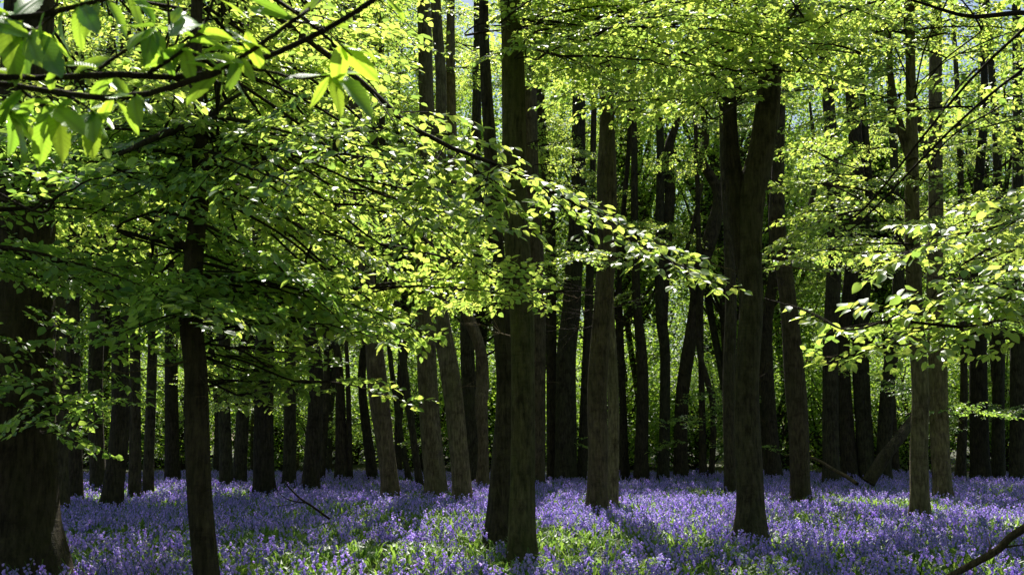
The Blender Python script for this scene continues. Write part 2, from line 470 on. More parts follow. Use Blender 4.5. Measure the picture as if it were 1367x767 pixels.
# ------------------------------------------------------------------ trees
TREES = {}
def tree(key, base_v, path, label, mat=None, group='beech trees standing in the bluebells', crown=1, top=17.0, sides=18, lump=0.05, stems=(), limbs=(), name='beech_tree', mat2=None):
    """path: pixels (u, v, width) from the ground up, all at the depth of the base"""
    mat = mat or M_BARK
    d = depth_of(base_v)
    root_p = at(path[0][0], base_v, d); root_p[2] = ground_z(root_p[0], root_p[1])
    root = empty(name, root_p, label, 'tree', group)
    T = dict(root=root, loc=root_p, d=d, label=label)
    def stem(path, first):
        d = T['d'] if first else depth_of(min(path[0][1], base_v)) if path[0][1] >= base_v - 25 else T['d']
        pts, rad = [], []
        lean = R.normal(0, 0.15)
        for i, (u, v, w) in enumerate(path):
            dd = d + (0.12 * i * lean if first else 0.1 * i * lean + 0.15)
            p = at(u, v, dd)
            p[:2] += R.normal(0, 0.012 + (0.0005 if dd < 30 else 0.003) * dd * (i > 0), 2)
            pts.append(p); rad.append(px_size(w, dd) / 2 * 0.91 * (1 + R.normal(0, .035)))
        if first or path[0][1] >= base_v - 25:      # into the ground with a root flare
            p0 = pts[0].copy(); p0[2] = ground_z(p0[0], p0[1]) - 0.15
            pts.insert(0, p0); rad.insert(0, rad[0] * 1.18)
        # up to the crown
        p1, p2 = pts[-2], pts[-1]
        k = (p2 - p1) / max(0.4, p2[2] - p1[2]) * np.array([0.35, 0.35, 1])
        k = np.clip(k, -0.3, 1); k[2] = 1
        z = p2[2]; r = rad[-1]
        tz = max(top, z + 1.5)
        while z < tz:
            st = min(2.5, tz - z + 0.01)
            z += st
            pts.append(pts[-1] + k * st + np.array([R.normal(0, 0.05), R.normal(0, 0.05), 0]))
            r = max(0.05, r * (1 - 0.05 * st)); rad.append(r)
        C = catmull(np.column_stack([pts, rad]), 5)
        C[:, 3] = np.maximum(C[:, 3], 0.012)
        V, Q = tube(C[:, :3] - root_p, C[:, 3], sides, lump)
        if first or path[0][1] >= base_v - 25:
            h = V[:, 2]                      # buttress roots
            a = np.arctan2(V[:, 1] - (C[0, 1] - root_p[1]), V[:, 0] - (C[0, 0] - root_p[0]))
            ph = R.uniform(0, 6.28)
            fl = np.clip(1 - h / 0.75, 0, 1) ** 2 * (0.24 + 0.22 * np.sin(a * 4 + ph) + 0.14 * np.sin(a * 3 + 2 * ph))
            V[:, 0] += (V[:, 0] - (C[0, 0] - root_p[0])) * fl
            V[:, 1] += (V[:, 1] - (C[0, 1] - root_p[1])) * fl
        q4, q3 = fix_tris(Q)
        o = link('trunk', make_mesh('trunk', V, [q4, q3], [mat if first or mat2 is None else mat2]), root)
        return C
    T['axis'] = stem(path, True)
    for s in stems:
        C = stem(s, False)
    for s in limbs:
        pts = np.array([at(u, v, d + dd) for u, v, w, dd in s])
        rad = np.array([px_size(w, d) / 2 for u, v, w, dd in s])
        C = catmull(np.column_stack([pts, rad]), 5)
        V, Q = tube(C[:, :3] - root_p, np.maximum(C[:, 3], 0.006), 8, 0.05)
        q4, q3 = fix_tris(Q)
        link('limb', make_mesh('limb', V, [q4, q3], [mat]), root)
    if crown:
        A = T['axis'][-1, :3]
        me = (CROWNS if crown == 1 else THIN_CROWNS)[R.integers(3)]
        s = R.uniform(0.85, 1.2)
        link('crown', me, root, A - root_p + np.array([0, 0, -1.0]), Matrix.Rotation(R.uniform(0, 6.28), 3, 'Z') @ Matrix.Scale(s, 3), kind='stuff')
    TREES[key] = T
    return T

def limb_with_spray(T, base, tip, key='light', r0=None, sprays=1, mat=None):
    """a limb that leaves the trunk below `base` and carries leaf sprays out to `tip`"""
    base, tip = np.asarray(base, float), np.asarray(tip, float)
    ax = T['axis']
    hd = np.hypot(ax[:, 0] - base[0], ax[:, 1] - base[1])
    want = base[2] + (0.32 if T['d'] < 20 else -0.10) * hd
    i = int(np.argmin(np.abs(ax[:, 2] - want)))
    s = ax[i, :3]
    dist = np.linalg.norm(base - s)
    D = tip - base
    mid = (s + base) / 2 + np.array([R.normal(0, 0.06), R.normal(0, 0.06), 0.05 * dist])
    e = base + D * 0.25
    e[2] += 0.02
    r0 = r0 or min(ax[i, 3] * 0.3, 0.005 + 0.0018 * (dist + np.linalg.norm(D)))
    C = catmull([s, mid, base, e], 5)
    V, Q = tube(C - s, np.linspace(r0, 0.010, len(C)), 6, 0.04, cap=False)
    o = link('limb', make_mesh('limb', V, [Q], [mat or M_TWIG]), T['root'], s - T['loc'])
    add_spray(o, s, base, tip, key)
    for k in range(sprays - 1):
        f = R.uniform(0.25, 0.9)
        b = s + (base - s) * f + np.array([0, 0, 0.05 * dist * math.sin(math.pi * f)])
        ang = R.choice([-1, 1]) * R.uniform(0.4, 0.9)
        c, sn = math.cos(ang), math.sin(ang)
        D2 = np.array([D[0] * c - D[1] * sn, D[0] * sn + D[1] * c, D[2]]) * R.uniform(0.55, 0.9)
        add_spray(o, s, b, b + D2, key)
    return o

# ------------------------------------------------------------------ the trees of the photograph, nearest first
G1, G2 = 'beech trees standing in the bluebells', 'distant trees at the back of the bluebells'
D_, P_ = M_BARK_DARK, M_BARK_PALE
tree('A', 750, [(35, 750, 108), (30, 690, 98), (28, 560, 94), (28, 430, 90), (30, 300, 84), (34, 150, 78), (40, 0, 70)],
     'thickest dark tree trunk at the left edge of the picture', M_BARK, G1, sides=24, crown=0)
tree('B', 800, [(279, 800, 40), (268, 660, 33), (262, 500, 33), (258, 430, 32), (258, 330, 30), (262, 270, 28), (266, 180, 24), (263, 130, 22), (262, 0, 18)],
     'slim near tree, trunk running out of the bottom edge amid left foliage', M_BARK, G1, top=11, crown=0, name='beech_tree',
     limbs=[[(257, 335, 12, 0), (238, 322, 9, -.1), (215, 303, 7, -.3), (195, 290, 5, -.5)],
            [(262, 175, 14, 0), (240, 172, 11, -.2), (205, 185, 9, -.5), (160, 206, 5, -.9)],
            [(264, 168, 10, 0), (282, 155, 8, -.1), (300, 138, 6, -.2), (330, 120, 4, -.3)],
            [(263, 180, 9, 0), (285, 158, 7, -.2), (330, 163, 5, -.4), (390, 178, 3, -.7)]])
tree('Y', 722, [(697, 722, 41), (698, 640, 36), (699, 520, 36), (697, 413, 36), (692, 330, 37), (684, 220, 37), (682, 100, 35), (680, 0, 33)],
     'central near tree with two dark trunks joined at the foot', M_BARK_MOSS, G1, sides=24, crown=0, mat2=M_BARK_DARK, lump=0.06,  # darker bark on the left stem: own tone plus some of its shade
     stems=[[(667, 704, 44), (672, 620, 36), (674, 520, 31), (670, 413, 30), (659, 320, 26), (653, 200, 20), (649, 100, 16), (647, 0, 14)]])
tree('j', 708, [(1001, 708, 46), (1000, 650, 39), (1000, 520, 35), (1000, 413, 34), (1001, 340, 40), (1005, 270, 43), (1014, 200, 40), (1025, 120, 36), (1030, 0, 30)],
     'straight near dark trunk right of centre that forks at mid height', M_BARK, G1, sides=24, crown=0,
     limbs=[[(996, 375, 24, .1), (987, 300, 27, .1), (981, 245, 25, .12), (976, 190, 22, .15), (974, 120, 18, .2), (968, 0, 17, .4), (960, -90, 12, .5)]])
tree('d', 675, [(796, 675, 33), (798, 600, 29), (800, 520, 29), (804, 413, 27), (808, 330, 28), (812, 240, 28), (811, 170, 22), (809, 80, 18), (808, 0, 15)],
     'paler brown upright trunk just right of the central pair, thin second stem behind', P_, G1, crown=0, sides=20,
     stems=[[(815, 668, 20), (818, 560, 16), (816, 470, 16), (815, 420, 14), (816, 330, 10), (818, 240, 8)]])
tree('p', 683, [(1228, 683, 30), (1227, 600, 26), (1226, 520, 25), (1223, 413, 22), (1221, 300, 22), (1217, 200, 20), (1215, 100, 15), (1214, 0, 13)],
     'front left trunk of the close grey pair at the right', P_, G1, crown=0,
     limbs=[[(1218, 215, 16, 0), (1208, 190, 14, .2), (1196, 150, 12, .3), (1188, 90, 9, .4), (1184, 0, 8, .5)]])
tree('q', 656, [(1259, 656, 28), (1255, 560, 27), (1251, 480, 26), (1248, 400, 23), (1248, 300, 22), (1249, 220, 20), (1250, 100, 18), (1248, 0, 16)],
     'rear right trunk of the close grey pair at the right', P_, G1, crown=0,
     limbs=[[(1246, 225, 12, -.1), (1238, 205, 12, -.1), (1231, 180, 9, 0), (1222, 130, 7, .1)]])
tree('S', 660, [(522, 660, 27), (515, 600, 27), (505, 520, 28), (492, 413, 24), (484, 330, 21), (474, 170, 20), (470, 50, 18), (468, -60, 16)],
     'trunk leaning left, leftmost of the leaning trunks left of centre', P_, G1, crown=0)
tree('U', 655, [(582, 655, 33), (576, 560, 30), (566, 413, 27), (568, 300, 26), (569, 200, 24), (566, 50, 21), (563, -50, 20)],
     'upright pale trunk beside the thick leaning trunk, left of centre', P_, G1, crown=0)
tree('V', 662, [(618, 662, 29), (604, 520, 27), (588, 413, 25), (584, 330, 20), (590, 200, 17), (586, 100, 17), (581, 0, 15)],
     'thick brown trunk leaning left, nearest the kinked trunk', P_, G1, crown=0)
tree('W', 646, [(644, 646, 20), (646, 590, 15), (649, 540, 20), (646, 510, 20), (638, 466, 17), (625, 392, 18), (612, 310, 18), (603, 240, 17), (598, 200, 15), (594, 100, 14)],
     'pale trunk with an S-shaped kink just left of the central pair', P_, G1, crown=0)
tree('k', 660, [(1070, 660, 31), (1066, 580, 29), (1061, 500, 29), (1054, 413, 26), (1047, 350, 26), (1039, 295, 25), (1038, 220, 18), (1040, 150, 17), (1042, 0, 15)],
     'curved dark trunk right of the near forked trunk', M_BARK, G1, crown=0,
     limbs=[[(1050, 340, 14, 0), (1062, 312, 9, -.1), (1078, 285, 7, -.2), (1090, 235, 6, -.3), (1086, 180, 5, -.3), (1080, 130, 3, -.3)]])
tree('i2', 652, [(974, 652, 18), (975, 500, 17), (976, 400, 17), (970, 300, 15), (968, 200, 14)],
     'slim trunk half hidden behind the near forked trunk', M_BARK, G1, crown=0)
tree('M', 655, [(354, 655, 32), (353, 560, 28), (352, 430, 26), (350, 250, 22)], 'broad dark trunk with flared foot left of the dead twig', D_, G1, crown=1, top=10)  # crown added low to cast shade on the bluebells at lower left
tree('F', 668, [(149, 668, 30), (158, 560, 26), (160, 430, 24), (165, 200, 20)], 'dark trunk leaning right, third behind the thickest left trunk', D_, G1, crown=0)
tree('C', 672, [(82, 672, 22), (80, 500, 20), (78, 300, 18), (78, 100, 14)], 'narrow trunk peeping out right behind the thickest left trunk', M_BARK, G1, crown=0)
tree('D', 658, [(100, 658, 22), (98, 450, 20), (98, 250, 18)], 'dark trunk second to the right of the thickest left trunk', D_, G1, crown=0)
tree('O', 648, [(414, 648, 23), (413, 500, 21), (414, 400, 21), (412, 200, 17)], 'straight dark trunk above the dead twig on the bluebells', D_, G1, crown=0)
tree('G', 652, [(181, 652, 17), (181, 400, 15), (180, 150, 12)], 'left one of two slim dark trunks left of the slim near tree', D_, G1, crown=0)
tree('H', 650, [(198, 650, 15), (197, 400, 14), (199, 150, 11)], 'right one of two slim dark trunks left of the slim near tree', D_, G1, crown=0)
far = [
 ('E', 646, [(131, 646, 22), (135, 500, 22), (140, 300, 18)], 'dark distant trunk just left of the right-leaning dark trunk', 0),
 ('I', 638, [(230, 638, 21), (231, 450, 19), (236, 300, 15)], 'dark distant trunk nearest left of the slim near tree', 0),
 ('J', 636, [(252, 636, 8), (243, 560, 7), (236, 480, 6), (230, 380, 5)], 'thin sapling leaning left next to the slim near tree', 0),
 ('K', 643, [(302, 643, 20), (299, 480, 18), (300, 300, 15)], 'dark distant trunk nearest right of the slim near tree', 0),
 ('L', 640, [(320, 640, 19), (318, 450, 17), (322, 250, 14)], 'dark distant trunk touching the left side of the broad flared trunk', 0),
 ('N', 642, [(386, 642, 19), (385, 480, 17), (384, 300, 14)], 'dark distant trunk just right of the broad flared trunk', 0),
 ('P', 638, [(428, 638, 11), (430, 500, 9), (428, 350, 8)], 'thin distant trunk close right of the straight dark trunk', 0),
 ('Q', 638, [(456, 638, 19), (448, 480, 12), (444, 420, 12), (442, 250, 10)], 'bare dark trunk against bright green, left of the leaning trunks', 0),
 ('R', 638, [(467, 638, 9), (463, 500, 6), (462, 420, 5), (460, 250, 4)], 'thinnest pole beside the bare dark trunk, left of the leaning trunks', 0),
 ('T', 646, [(560, 646, 11), (548, 520, 11), (530, 413, 11), (515, 300, 10), (508, 150, 9)], 'thin pole leaning left between the leaning trunks', 0),
 ('T2', 636, [(497, 636, 16), (492, 500, 12), (498, 400, 10), (500, 250, 9)], 'dark distant trunk half behind the leftmost leaning trunk', 0),
 ('T3', 636, [(545, 636, 9), (540, 560, 8), (525, 470, 7), (520, 380, 7)], 'thin dark distant stem left of the upright pale trunk', 0),
 ('X', 640, [(634, 640, 26), (629, 450, 22), (640, 300, 18), (643, 100, 12)], 'wide dark trunk directly behind the kinked trunk', 0),
 ('Z', 641, [(719, 641, 20), (719, 480, 20), (717, 360, 20), (712, 220, 21), (708, 100, 20), (706, 0, 18)], 'greyish trunk touching the right side of the central pair', 0),
 ('a', 635, [(736, 635, 13), (738, 450, 17), (735, 300, 15), (728, 150, 14)], 'dark narrow trunk second right of the central pair', 0),
 ('b', 636, [(755, 636, 33), (761, 480, 29), (764, 400, 27), (770, 250, 22)], 'broadest black distant trunk left of the paler brown trunk', 0),
 ('c', 635, [(777, 635, 15), (780, 450, 13), (784, 300, 11)], 'black slim trunk touching the left side of the paler brown trunk', 0),
 ('e', 634, [(834, 634, 14), (832, 480, 9), (834, 350, 8), (838, 200, 7)], 'thin black trunk nearest right of the paler brown trunk', 0),
 ('e2', 635, [(856, 635, 22), (857, 480, 16), (850, 400, 13), (848, 280, 12), (846, 120, 9)], 'black trunk second right of the paler brown trunk', 0),
 ('f', 635, [(886, 635, 19), (884, 480, 15), (882, 420, 16), (879, 320, 13), (878, 200, 12), (876, 80, 9)], 'forked black trunk midway between paler brown and near forked trunks', 0),
 ('g', 634, [(910, 634, 22), (917, 520, 20), (924, 413, 20), (935, 360, 23), (949, 310, 23), (957, 260, 18), (946, 212, 14), (934, 182, 12), (930, 80, 9)], 'distant brown trunk leaning right then bending back, left of near forked trunk', 0),
 ('h', 635, [(939, 635, 12), (937, 500, 9), (935, 400, 8), (938, 330, 7)], 'slender stem behind the bending distant brown trunk', 0),
 ('h2', 635, [(951, 635, 9), (948, 540, 9), (938, 470, 8), (930, 400, 7)], 'slender leaning stem close left of the near forked trunk', 0),
 ('l', 634, [(1032, 634, 24), (1026, 450, 18), (1022, 350, 14), (1024, 200, 10)], 'dark distant trunk between the near forked and the curved trunk', 0),
 ('m1', 640, [(1110, 640, 25), (1108, 480, 24), (1108, 380, 22), (1104, 250, 20), (1103, 100, 17)], 'leftmost of the dark cluster of trunks before the leaning log', 0),
 ('m2', 635, [(1135, 635, 24), (1130, 480, 20), (1135, 380, 20), (1142, 250, 20), (1143, 120, 17)], 'middle trunk of the dark cluster before the leaning log', 0),
 ('m3', 635, [(1155, 635, 26), (1150, 450, 22), (1158, 300, 13), (1160, 150, 10)], 'rightmost of the dark cluster of trunks before the leaning log', 0),
 ('o', 635, [(1180, 635, 24), (1190, 520, 22), (1198, 400, 18), (1200, 280, 14)], 'dark trunk leaning right directly behind the leaning log', 0),
 ('r1', 635, [(1282, 635, 14), (1277, 520, 11), (1278, 400, 10), (1280, 250, 9)], 'thin dark trunk nearest right of the grey pair', 0),
 ('r2', 637, [(1308, 637, 30), (1305, 480, 24), (1310, 300, 15), (1312, 150, 12)], 'wide dark trunk second right of the grey pair', 0),
 ('r3', 635, [(1333, 635, 20), (1330, 400, 16), (1328, 200, 12)], 'dark trunk second from the right edge', 0),
 ('r4', 638, [(1358, 638, 24), (1358, 400, 20), (1357, 200, 16), (1358, 60, 14)], 'dark trunk at the right edge of the picture', 0),
]
for key, bv, path, lab, cr in far:
    lm = []
    if key == 'f':
        lm = [[(884, 430, 14, 0), (889, 340, 14, .2), (894, 260, 15, .3), (893, 200, 13, .4), (904, 160, 9, .4), (912, 90, 6, .4)]]
    if key == 'g':
        lm = [[(928, 400, 8, 0), (915, 350, 6, -.3), (928, 290, 6, -.4), (938, 245, 4, -.4)], [(955, 265, 9, 0), (968, 225, 7, .1), (972, 170, 6, .2), (980, 100, 4, .3)]]
    tree(key, bv, path, lab, D_ if key not in ('g', 'Z') else P_ if key == 'Z' else M_BARK, G2, crown=1 if key in ('K', 'N') else 0, sides=12, limbs=lm, top=13 if key in ('K', 'N') else 18)  # two low crowns added here to shade the bluebells on the left
# trees whose trunks stand outside the picture and whose branches hang into it
tree('OR', 790, [(1510, 790, 50), (1505, 600, 44), (1500, 300, 40), (1495, 0, 34)], 'beech standing outside the right edge, its bright leafy branches hanging into view', M_BARK, G1, crown=0, top=9)
tree('OT', 800, [(-170, 800, 50), (-175, 600, 44), (-170, 300, 40), (-165, 0, 34)], 'beech standing outside the left edge, its leafy branches hanging into view', M_BARK, G1, crown=0, top=9)

# ------------------------------------------------------------------ leafy limbs
KEEP_CLEAR = [(545, 610, 0, 240, 25), (655, 725, 85, 240, 14), (785, 835, 150, 300, 20), (975, 1050, 150, 330, 14), (1200, 1262, 50, 330, 20), (240, 280, 265, 345, 10), (230, 300, 430, 600, 10),
              (930, 960, 170, 360, 38), (870, 905, 180, 400, 38)]   # stretches of trunk the foliage leaves open
def covers(u, v, d):
    return any(u0 - 75 < u < u1 + 75 and v0 - 12 < v < v1 + 12 and d < dm for u0, u1, v0, v1, dm in KEEP_CLEAR)

def fill(keys, u0, u1, v0, v1, d0, d1, n, key='light', size=(1.4, 2.8), sprays=2, slope=(-0.25, 0.12), shape=None):
    for _ in range(n):
        for _try in range(20):
            u, v, d = R.uniform(u0, u1), R.uniform(v0, v1), R.uniform(d0, d1)
            if covers(u, v, d): continue
            q = at(u, v, d); gy_ = d - q[2] / math.tan(SUN_EL)      # where its shade falls: the sunny glade stays open
            if 15 < gy_ < 28 and q[0] / gy_ > -0.17 and R.random() < 0.75: continue
            break
        else: continue
        c = at(u, v, d)
        T = min((TREES[k] for k in keys), key=lambda t: np.hypot(t['loc'][0] - c[0], t['loc'][1] - c[1]) + R.uniform(0, 2))
        ax = T['axis']
        i = int(np.argmin(np.abs(ax[:, 2] - c[2])))
        o = c[:2] - ax[i, :2]
        a = math.atan2(o[1], o[0]) + R.normal(0, 0.35)
        L = R.uniform(*size)
        D = np.array([math.cos(a), math.sin(a), R.uniform(*slope)]) * L
        base, tip = c - D * 0.5, c + D * 0.5
        limb_with_spray(T, base, tip, key, sprays=sprays)

# left block of foliage round the slim near tree
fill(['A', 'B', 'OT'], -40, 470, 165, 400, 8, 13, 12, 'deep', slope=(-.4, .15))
fill(['A', 'B', 'OT'], -40, 470, 160, 420, 9, 14, 9, 'light', slope=(-.4, .15))
fill(['A', 'B', 'C', 'F', 'D'], -40, 470, 150, 430, 13, 21, 12, 'light', (1.6, 2.6), slope=(-.4, .2))
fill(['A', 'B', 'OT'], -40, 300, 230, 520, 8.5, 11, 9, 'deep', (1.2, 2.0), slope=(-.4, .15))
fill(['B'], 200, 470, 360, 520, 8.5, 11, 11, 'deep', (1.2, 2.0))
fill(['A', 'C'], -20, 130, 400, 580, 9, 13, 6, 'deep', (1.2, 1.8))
fill(['B'], 270, 510, 410, 545, 8.5, 10.5, 7, 'light', (1.1, 1.8))
# brighter foliage left of centre
fill(['B', 'S', 'V'], 300, 640, 0, 300, 9, 18, 32, 'light')
fill(['B', 'S', 'U'], 380, 640, 260, 420, 8.5, 14, 14, 'light', (1.3, 2.2))
fill(['OT', 'A', 'B'], 60, 420, -40, 190, 13, 22, 22, 'light')
# bright roof of leaves right of centre
fill(['Y', 'j', 'd'], 720, 1130, -60, 100, 12.4, 18, 50, 'light')
fill(['j'], 900, 1000, 80, 150, 12.5, 14.5, 4, 'light', (1.2, 1.9))
fill(['j'], 890, 1000, 150, 230, 11, 14, 4, 'light', (1.2, 1.9))
fill(['Y', 'd'], 640, 760, -20, 90, 12.4, 15, 6, 'light', (1.2, 1.9))
# right
fill(['OR'], 1180, 1400, 330, 480, 8.5, 10, 2, 'light', (1.3, 2.0))
fill(['p', 'OR', 'q'], 1100, 1400, -40, 180, 13, 22, 30, 'light')
# middle distance
for u0, n in ((0, 22), (200, 22), (400, 22), (600, 20), (780, 24), (920, 24), (1080, 26), (1230, 26)):
    ks = [k for k, t in TREES.items() if 18 < t['d'] < 45 and u0 - 150 < W_PX / 2 + t['loc'][0] / t['d'] * F_PX < u0 + 330]
    fill(ks, u0 - 20, u0 + 190, -60, 400, 20, 44, n, 'light', (2.0, 3.4))
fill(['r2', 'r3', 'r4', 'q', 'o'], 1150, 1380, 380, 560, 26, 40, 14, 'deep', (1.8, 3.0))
fill(['N', 'O', 'Q', 'K', 'I', 'X', 'U'], 180, 700, 420, 560, 28, 42, 12, 'light', (1.6, 2.6))

fill([k for k, t in TREES.items() if t['d'] > 34], -20, 1380, 430, 600, 37, 45, 44, 'light', (1.4, 2.4), 2)
FARK = [k for k, t in TREES.items() if t['d'] > 34]
fill(FARK, 700, 980, 60, 340, 36, 47, 30, 'light', (2.0, 3.2), 2)
fill(FARK, 1040, 1380, 60, 340, 36, 47, 22, 'light', (2.0, 3.2), 2)
fill(FARK, 480, 700, 40, 330, 36, 47, 12, 'light', (2.0, 3.2), 2)
fill(['d', 'j', 'k', 'i2'], 700, 960, 90, 230, 15.5, 22, 9, 'light', (1.3, 2.1), 2)
fill(FARK + ['T', 'U', 'S'], 500, 690, -40, 120, 27, 46, 16, 'light', (2.0, 3.2), 2)
fill(['p', 'q', 'k', 'OR', 'r2'], 1060, 1390, 150, 340, 14, 26, 16, 'light', (1.4, 2.4), 2)
fill(['A', 'OT'], -30, 130, 190, 400, 8, 10.5, 9, 'deep', (1.3, 2.0), 2, (-.4, .15))
fill(FARK, 530, 620, -30, 150, 40, 48, 12, 'light', (2.0, 3.2), 2)
# bare dead twigs on the lower trunks
def bare_twigs(key, n, v0, v1, L0=.5, L1=1.5):
    T = TREES[key]; ax = T['axis']
    z0, z1 = at(0, v1, T['d'])[2], at(0, v0, T['d'])[2]
    for _ in range(n):
        s = ax[int(np.argmin(np.abs(ax[:, 2] - R.uniform(z0, z1)))), :3]
        a = R.uniform(0, 6.28); L = R.uniform(L0, L1)
        D = np.array([math.cos(a), math.sin(a), R.uniform(-.25, .45)])
        t = np.linspace(0, 1, 8)
        P = D * (L * t)[:, None]; P[:, 2] -= R.uniform(-.2, .35) * L * t ** 2
        P[1:] += R.normal(0, .02 * L, (7, 3))
        acc = Acc(); acc.add(*tube(P, np.linspace(.012, .003, 8), 5, cap=False))
        for k in range(4):
            i = R.integers(2, 7); e = P[i] + (D + R.normal(0, .55, 3)) * L * R.uniform(.15, .35)
            acc.add(*tube(catmull([P[i], (P[i] + e) / 2 + R.normal(0, .01, 3), e], 3), np.linspace(.005, .002, 7), 4, cap=False))
        V, Q = acc.get()
        link('dead_twig', make_mesh('dead_twig', V, [Q], [M_DEAD if R.random() < .4 else M_TWIG]), T['root'], s - T['loc'])
for key, n, v0, v1 in (('Y', 5, 330, 470), ('d', 8, 310, 440), ('j', 4, 300, 430), ('k', 5, 300, 520), ('p', 3, 330, 500), ('S', 4, 400, 560), ('V', 3, 400, 520), ('g', 6, 250, 480), ('f', 5, 250, 560),
                       ('e2', 5, 300, 560), ('m1', 5, 250, 560), ('b', 5, 320, 500), ('Q', 5, 300, 560), ('O', 4, 400, 560), ('r2', 4, 400, 600), ('l', 5, 350, 580), ('B', 3, 440, 560), ('Z', 4, 380, 560), ('h', 4, 400, 580), ('a', 4, 350, 560)):
    bare_twigs(key, n, v0, v1)

# ------------------------------------------------------------------ woodland edge far behind
def copy_tree(root, loc, rot, s, label=None):
    r = root.copy(); COL.objects.link(r)
    r.location = loc; r.rotation_euler = (0, 0, rot); r.scale = (s, s, s)
    if label: r['label'] = label
    for ch in root.children:
        c = ch.copy(); COL.objects.link(c); c.parent = r
    return r

def far_tree(v, low=5.5):
    root = empty('woodland_tree', (0, 0, 0), 'slender dark tree right behind the back edge of the bluebells' if low > 2 else 'farthest tree, leafy down to the ground, behind the bright bushes', 'tree', 'slender trees of the far backdrop')
    C = catmull([[0, 0, -0.2, .2], [0.1, 0, 3, .16], [R.normal(0, .3), R.normal(0, .3), 9, .13], [R.normal(0, .4), R.normal(0, .4), 17, .07]], 5)
    V, Q = tube(C[:, :3], C[:, 3], 9, 0.05)
    q4, q3 = fix_tris(Q)
    link('trunk', make_mesh('trunk', V, [q4, q3], [M_BARK_DARK]), root)
    link('crown', TALL[v], root, (0, 0, low), kind='stuff')
    return root
protos = [far_tree(k) for k in range(3)]
lows = [far_tree(k, 0.6) for k in range(3)]
for q, o in enumerate(lows): o.location = (-30 + 30 * q, 82, 0)
spots = []
for row, (y, n, w) in enumerate(((49, 13, 54), (54, 13, 60), (72, 9, 78), (88, 13, 96), (98, 14, 106))):
    for k in range(n):
        spots.append((-w / 2 + w * (k + 0.5) / n + R.uniform(-1.8, 1.8), y + R.uniform(-3, 3)))
# more of the wood, added unseen around the camera to cut sky light
n_seen = len(spots)
spots += [(-9, -7), (-2.5, -10), (4, -8), (10, -6), (-14, -3), (15, -2), (-6, -16), (2, -18), (9, -15), (-17, 4), (18, 5), (-15, -13), (16, -13), (-20, 12), (21, 13), (-24, 22), (24, 23)]
for i, (x, y) in enumerate(spots):
    z = float(ground_z(x, y))
    s = R.uniform(0.9, 1.15)
    if y > 80:
        copy_tree(lows[R.integers(3)], (x, y, z), R.uniform(0, 6.28), s * 1.55)
        continue
    if i < 3:
        protos[i].location = (x, y, z); protos[i].rotation_euler = (0, 0, R.uniform(0, 6)); protos[i].scale = (s, s, s)
    else:
        copy_tree(protos[R.integers(3)], (x, y, z), R.uniform(0, 6.28), s,
                  'tall tree of the same wood added out of view beside or behind the viewer for shade' if i >= n_seen else
                  'slender dark tree right behind the back edge of the bluebells' if y < 58 else 'slender tree rising out of the bright bushes of the far wood edge')

def shrub(v):
    root = empty('hazel_shrub', (0, 0, 0), 'bright green bush glimpsed between the trunks at the far wood edge', 'shrub', 'bushes at the far wood edge')
    acc = Acc()
    for k in range(6):
        a = R.uniform(0, 6.28); r = R.uniform(.5, 1.3)
        C = catmull([[0.1 * math.cos(a), 0.1 * math.sin(a), -0.1], [0.5 * r * math.cos(a), 0.5 * r * math.sin(a), 1.2], [r * math.cos(a), r * math.sin(a), 3]], 4)
        acc.add(*tube(C, np.linspace(.04, .012, len(C)), 5, cap=False))
    V, Q = acc.get()
    link('stems', make_mesh('stems', V, [Q], [M_TWIG]), root)
    link('foliage', SHRUBS[v], root, (0, 0, 0.15), kind='stuff')
    return root
sp = [shrub(k) for k in range(3)]
k = 0
for y, n, w in ((56, 15, 60), (61, 16, 66), (66, 17, 72), (73, 18, 80)):
    for j in range(n):
        x = -w / 2 + w * (j + .5) / n + R.uniform(-1.4, 1.4); yy = y + R.uniform(-3, 3)
        s = R.uniform(.9, 1.5); loc = (x, yy, float(ground_z(x, yy)))
        if k < 3:
            sp[k].location = loc; sp[k].rotation_euler = (0, 0, R.uniform(0, 6)); sp[k].scale = (s, s, s)
        else:
            copy_tree(sp[R.integers(3)], loc, R.uniform(0, 6.28), s)
        k += 1
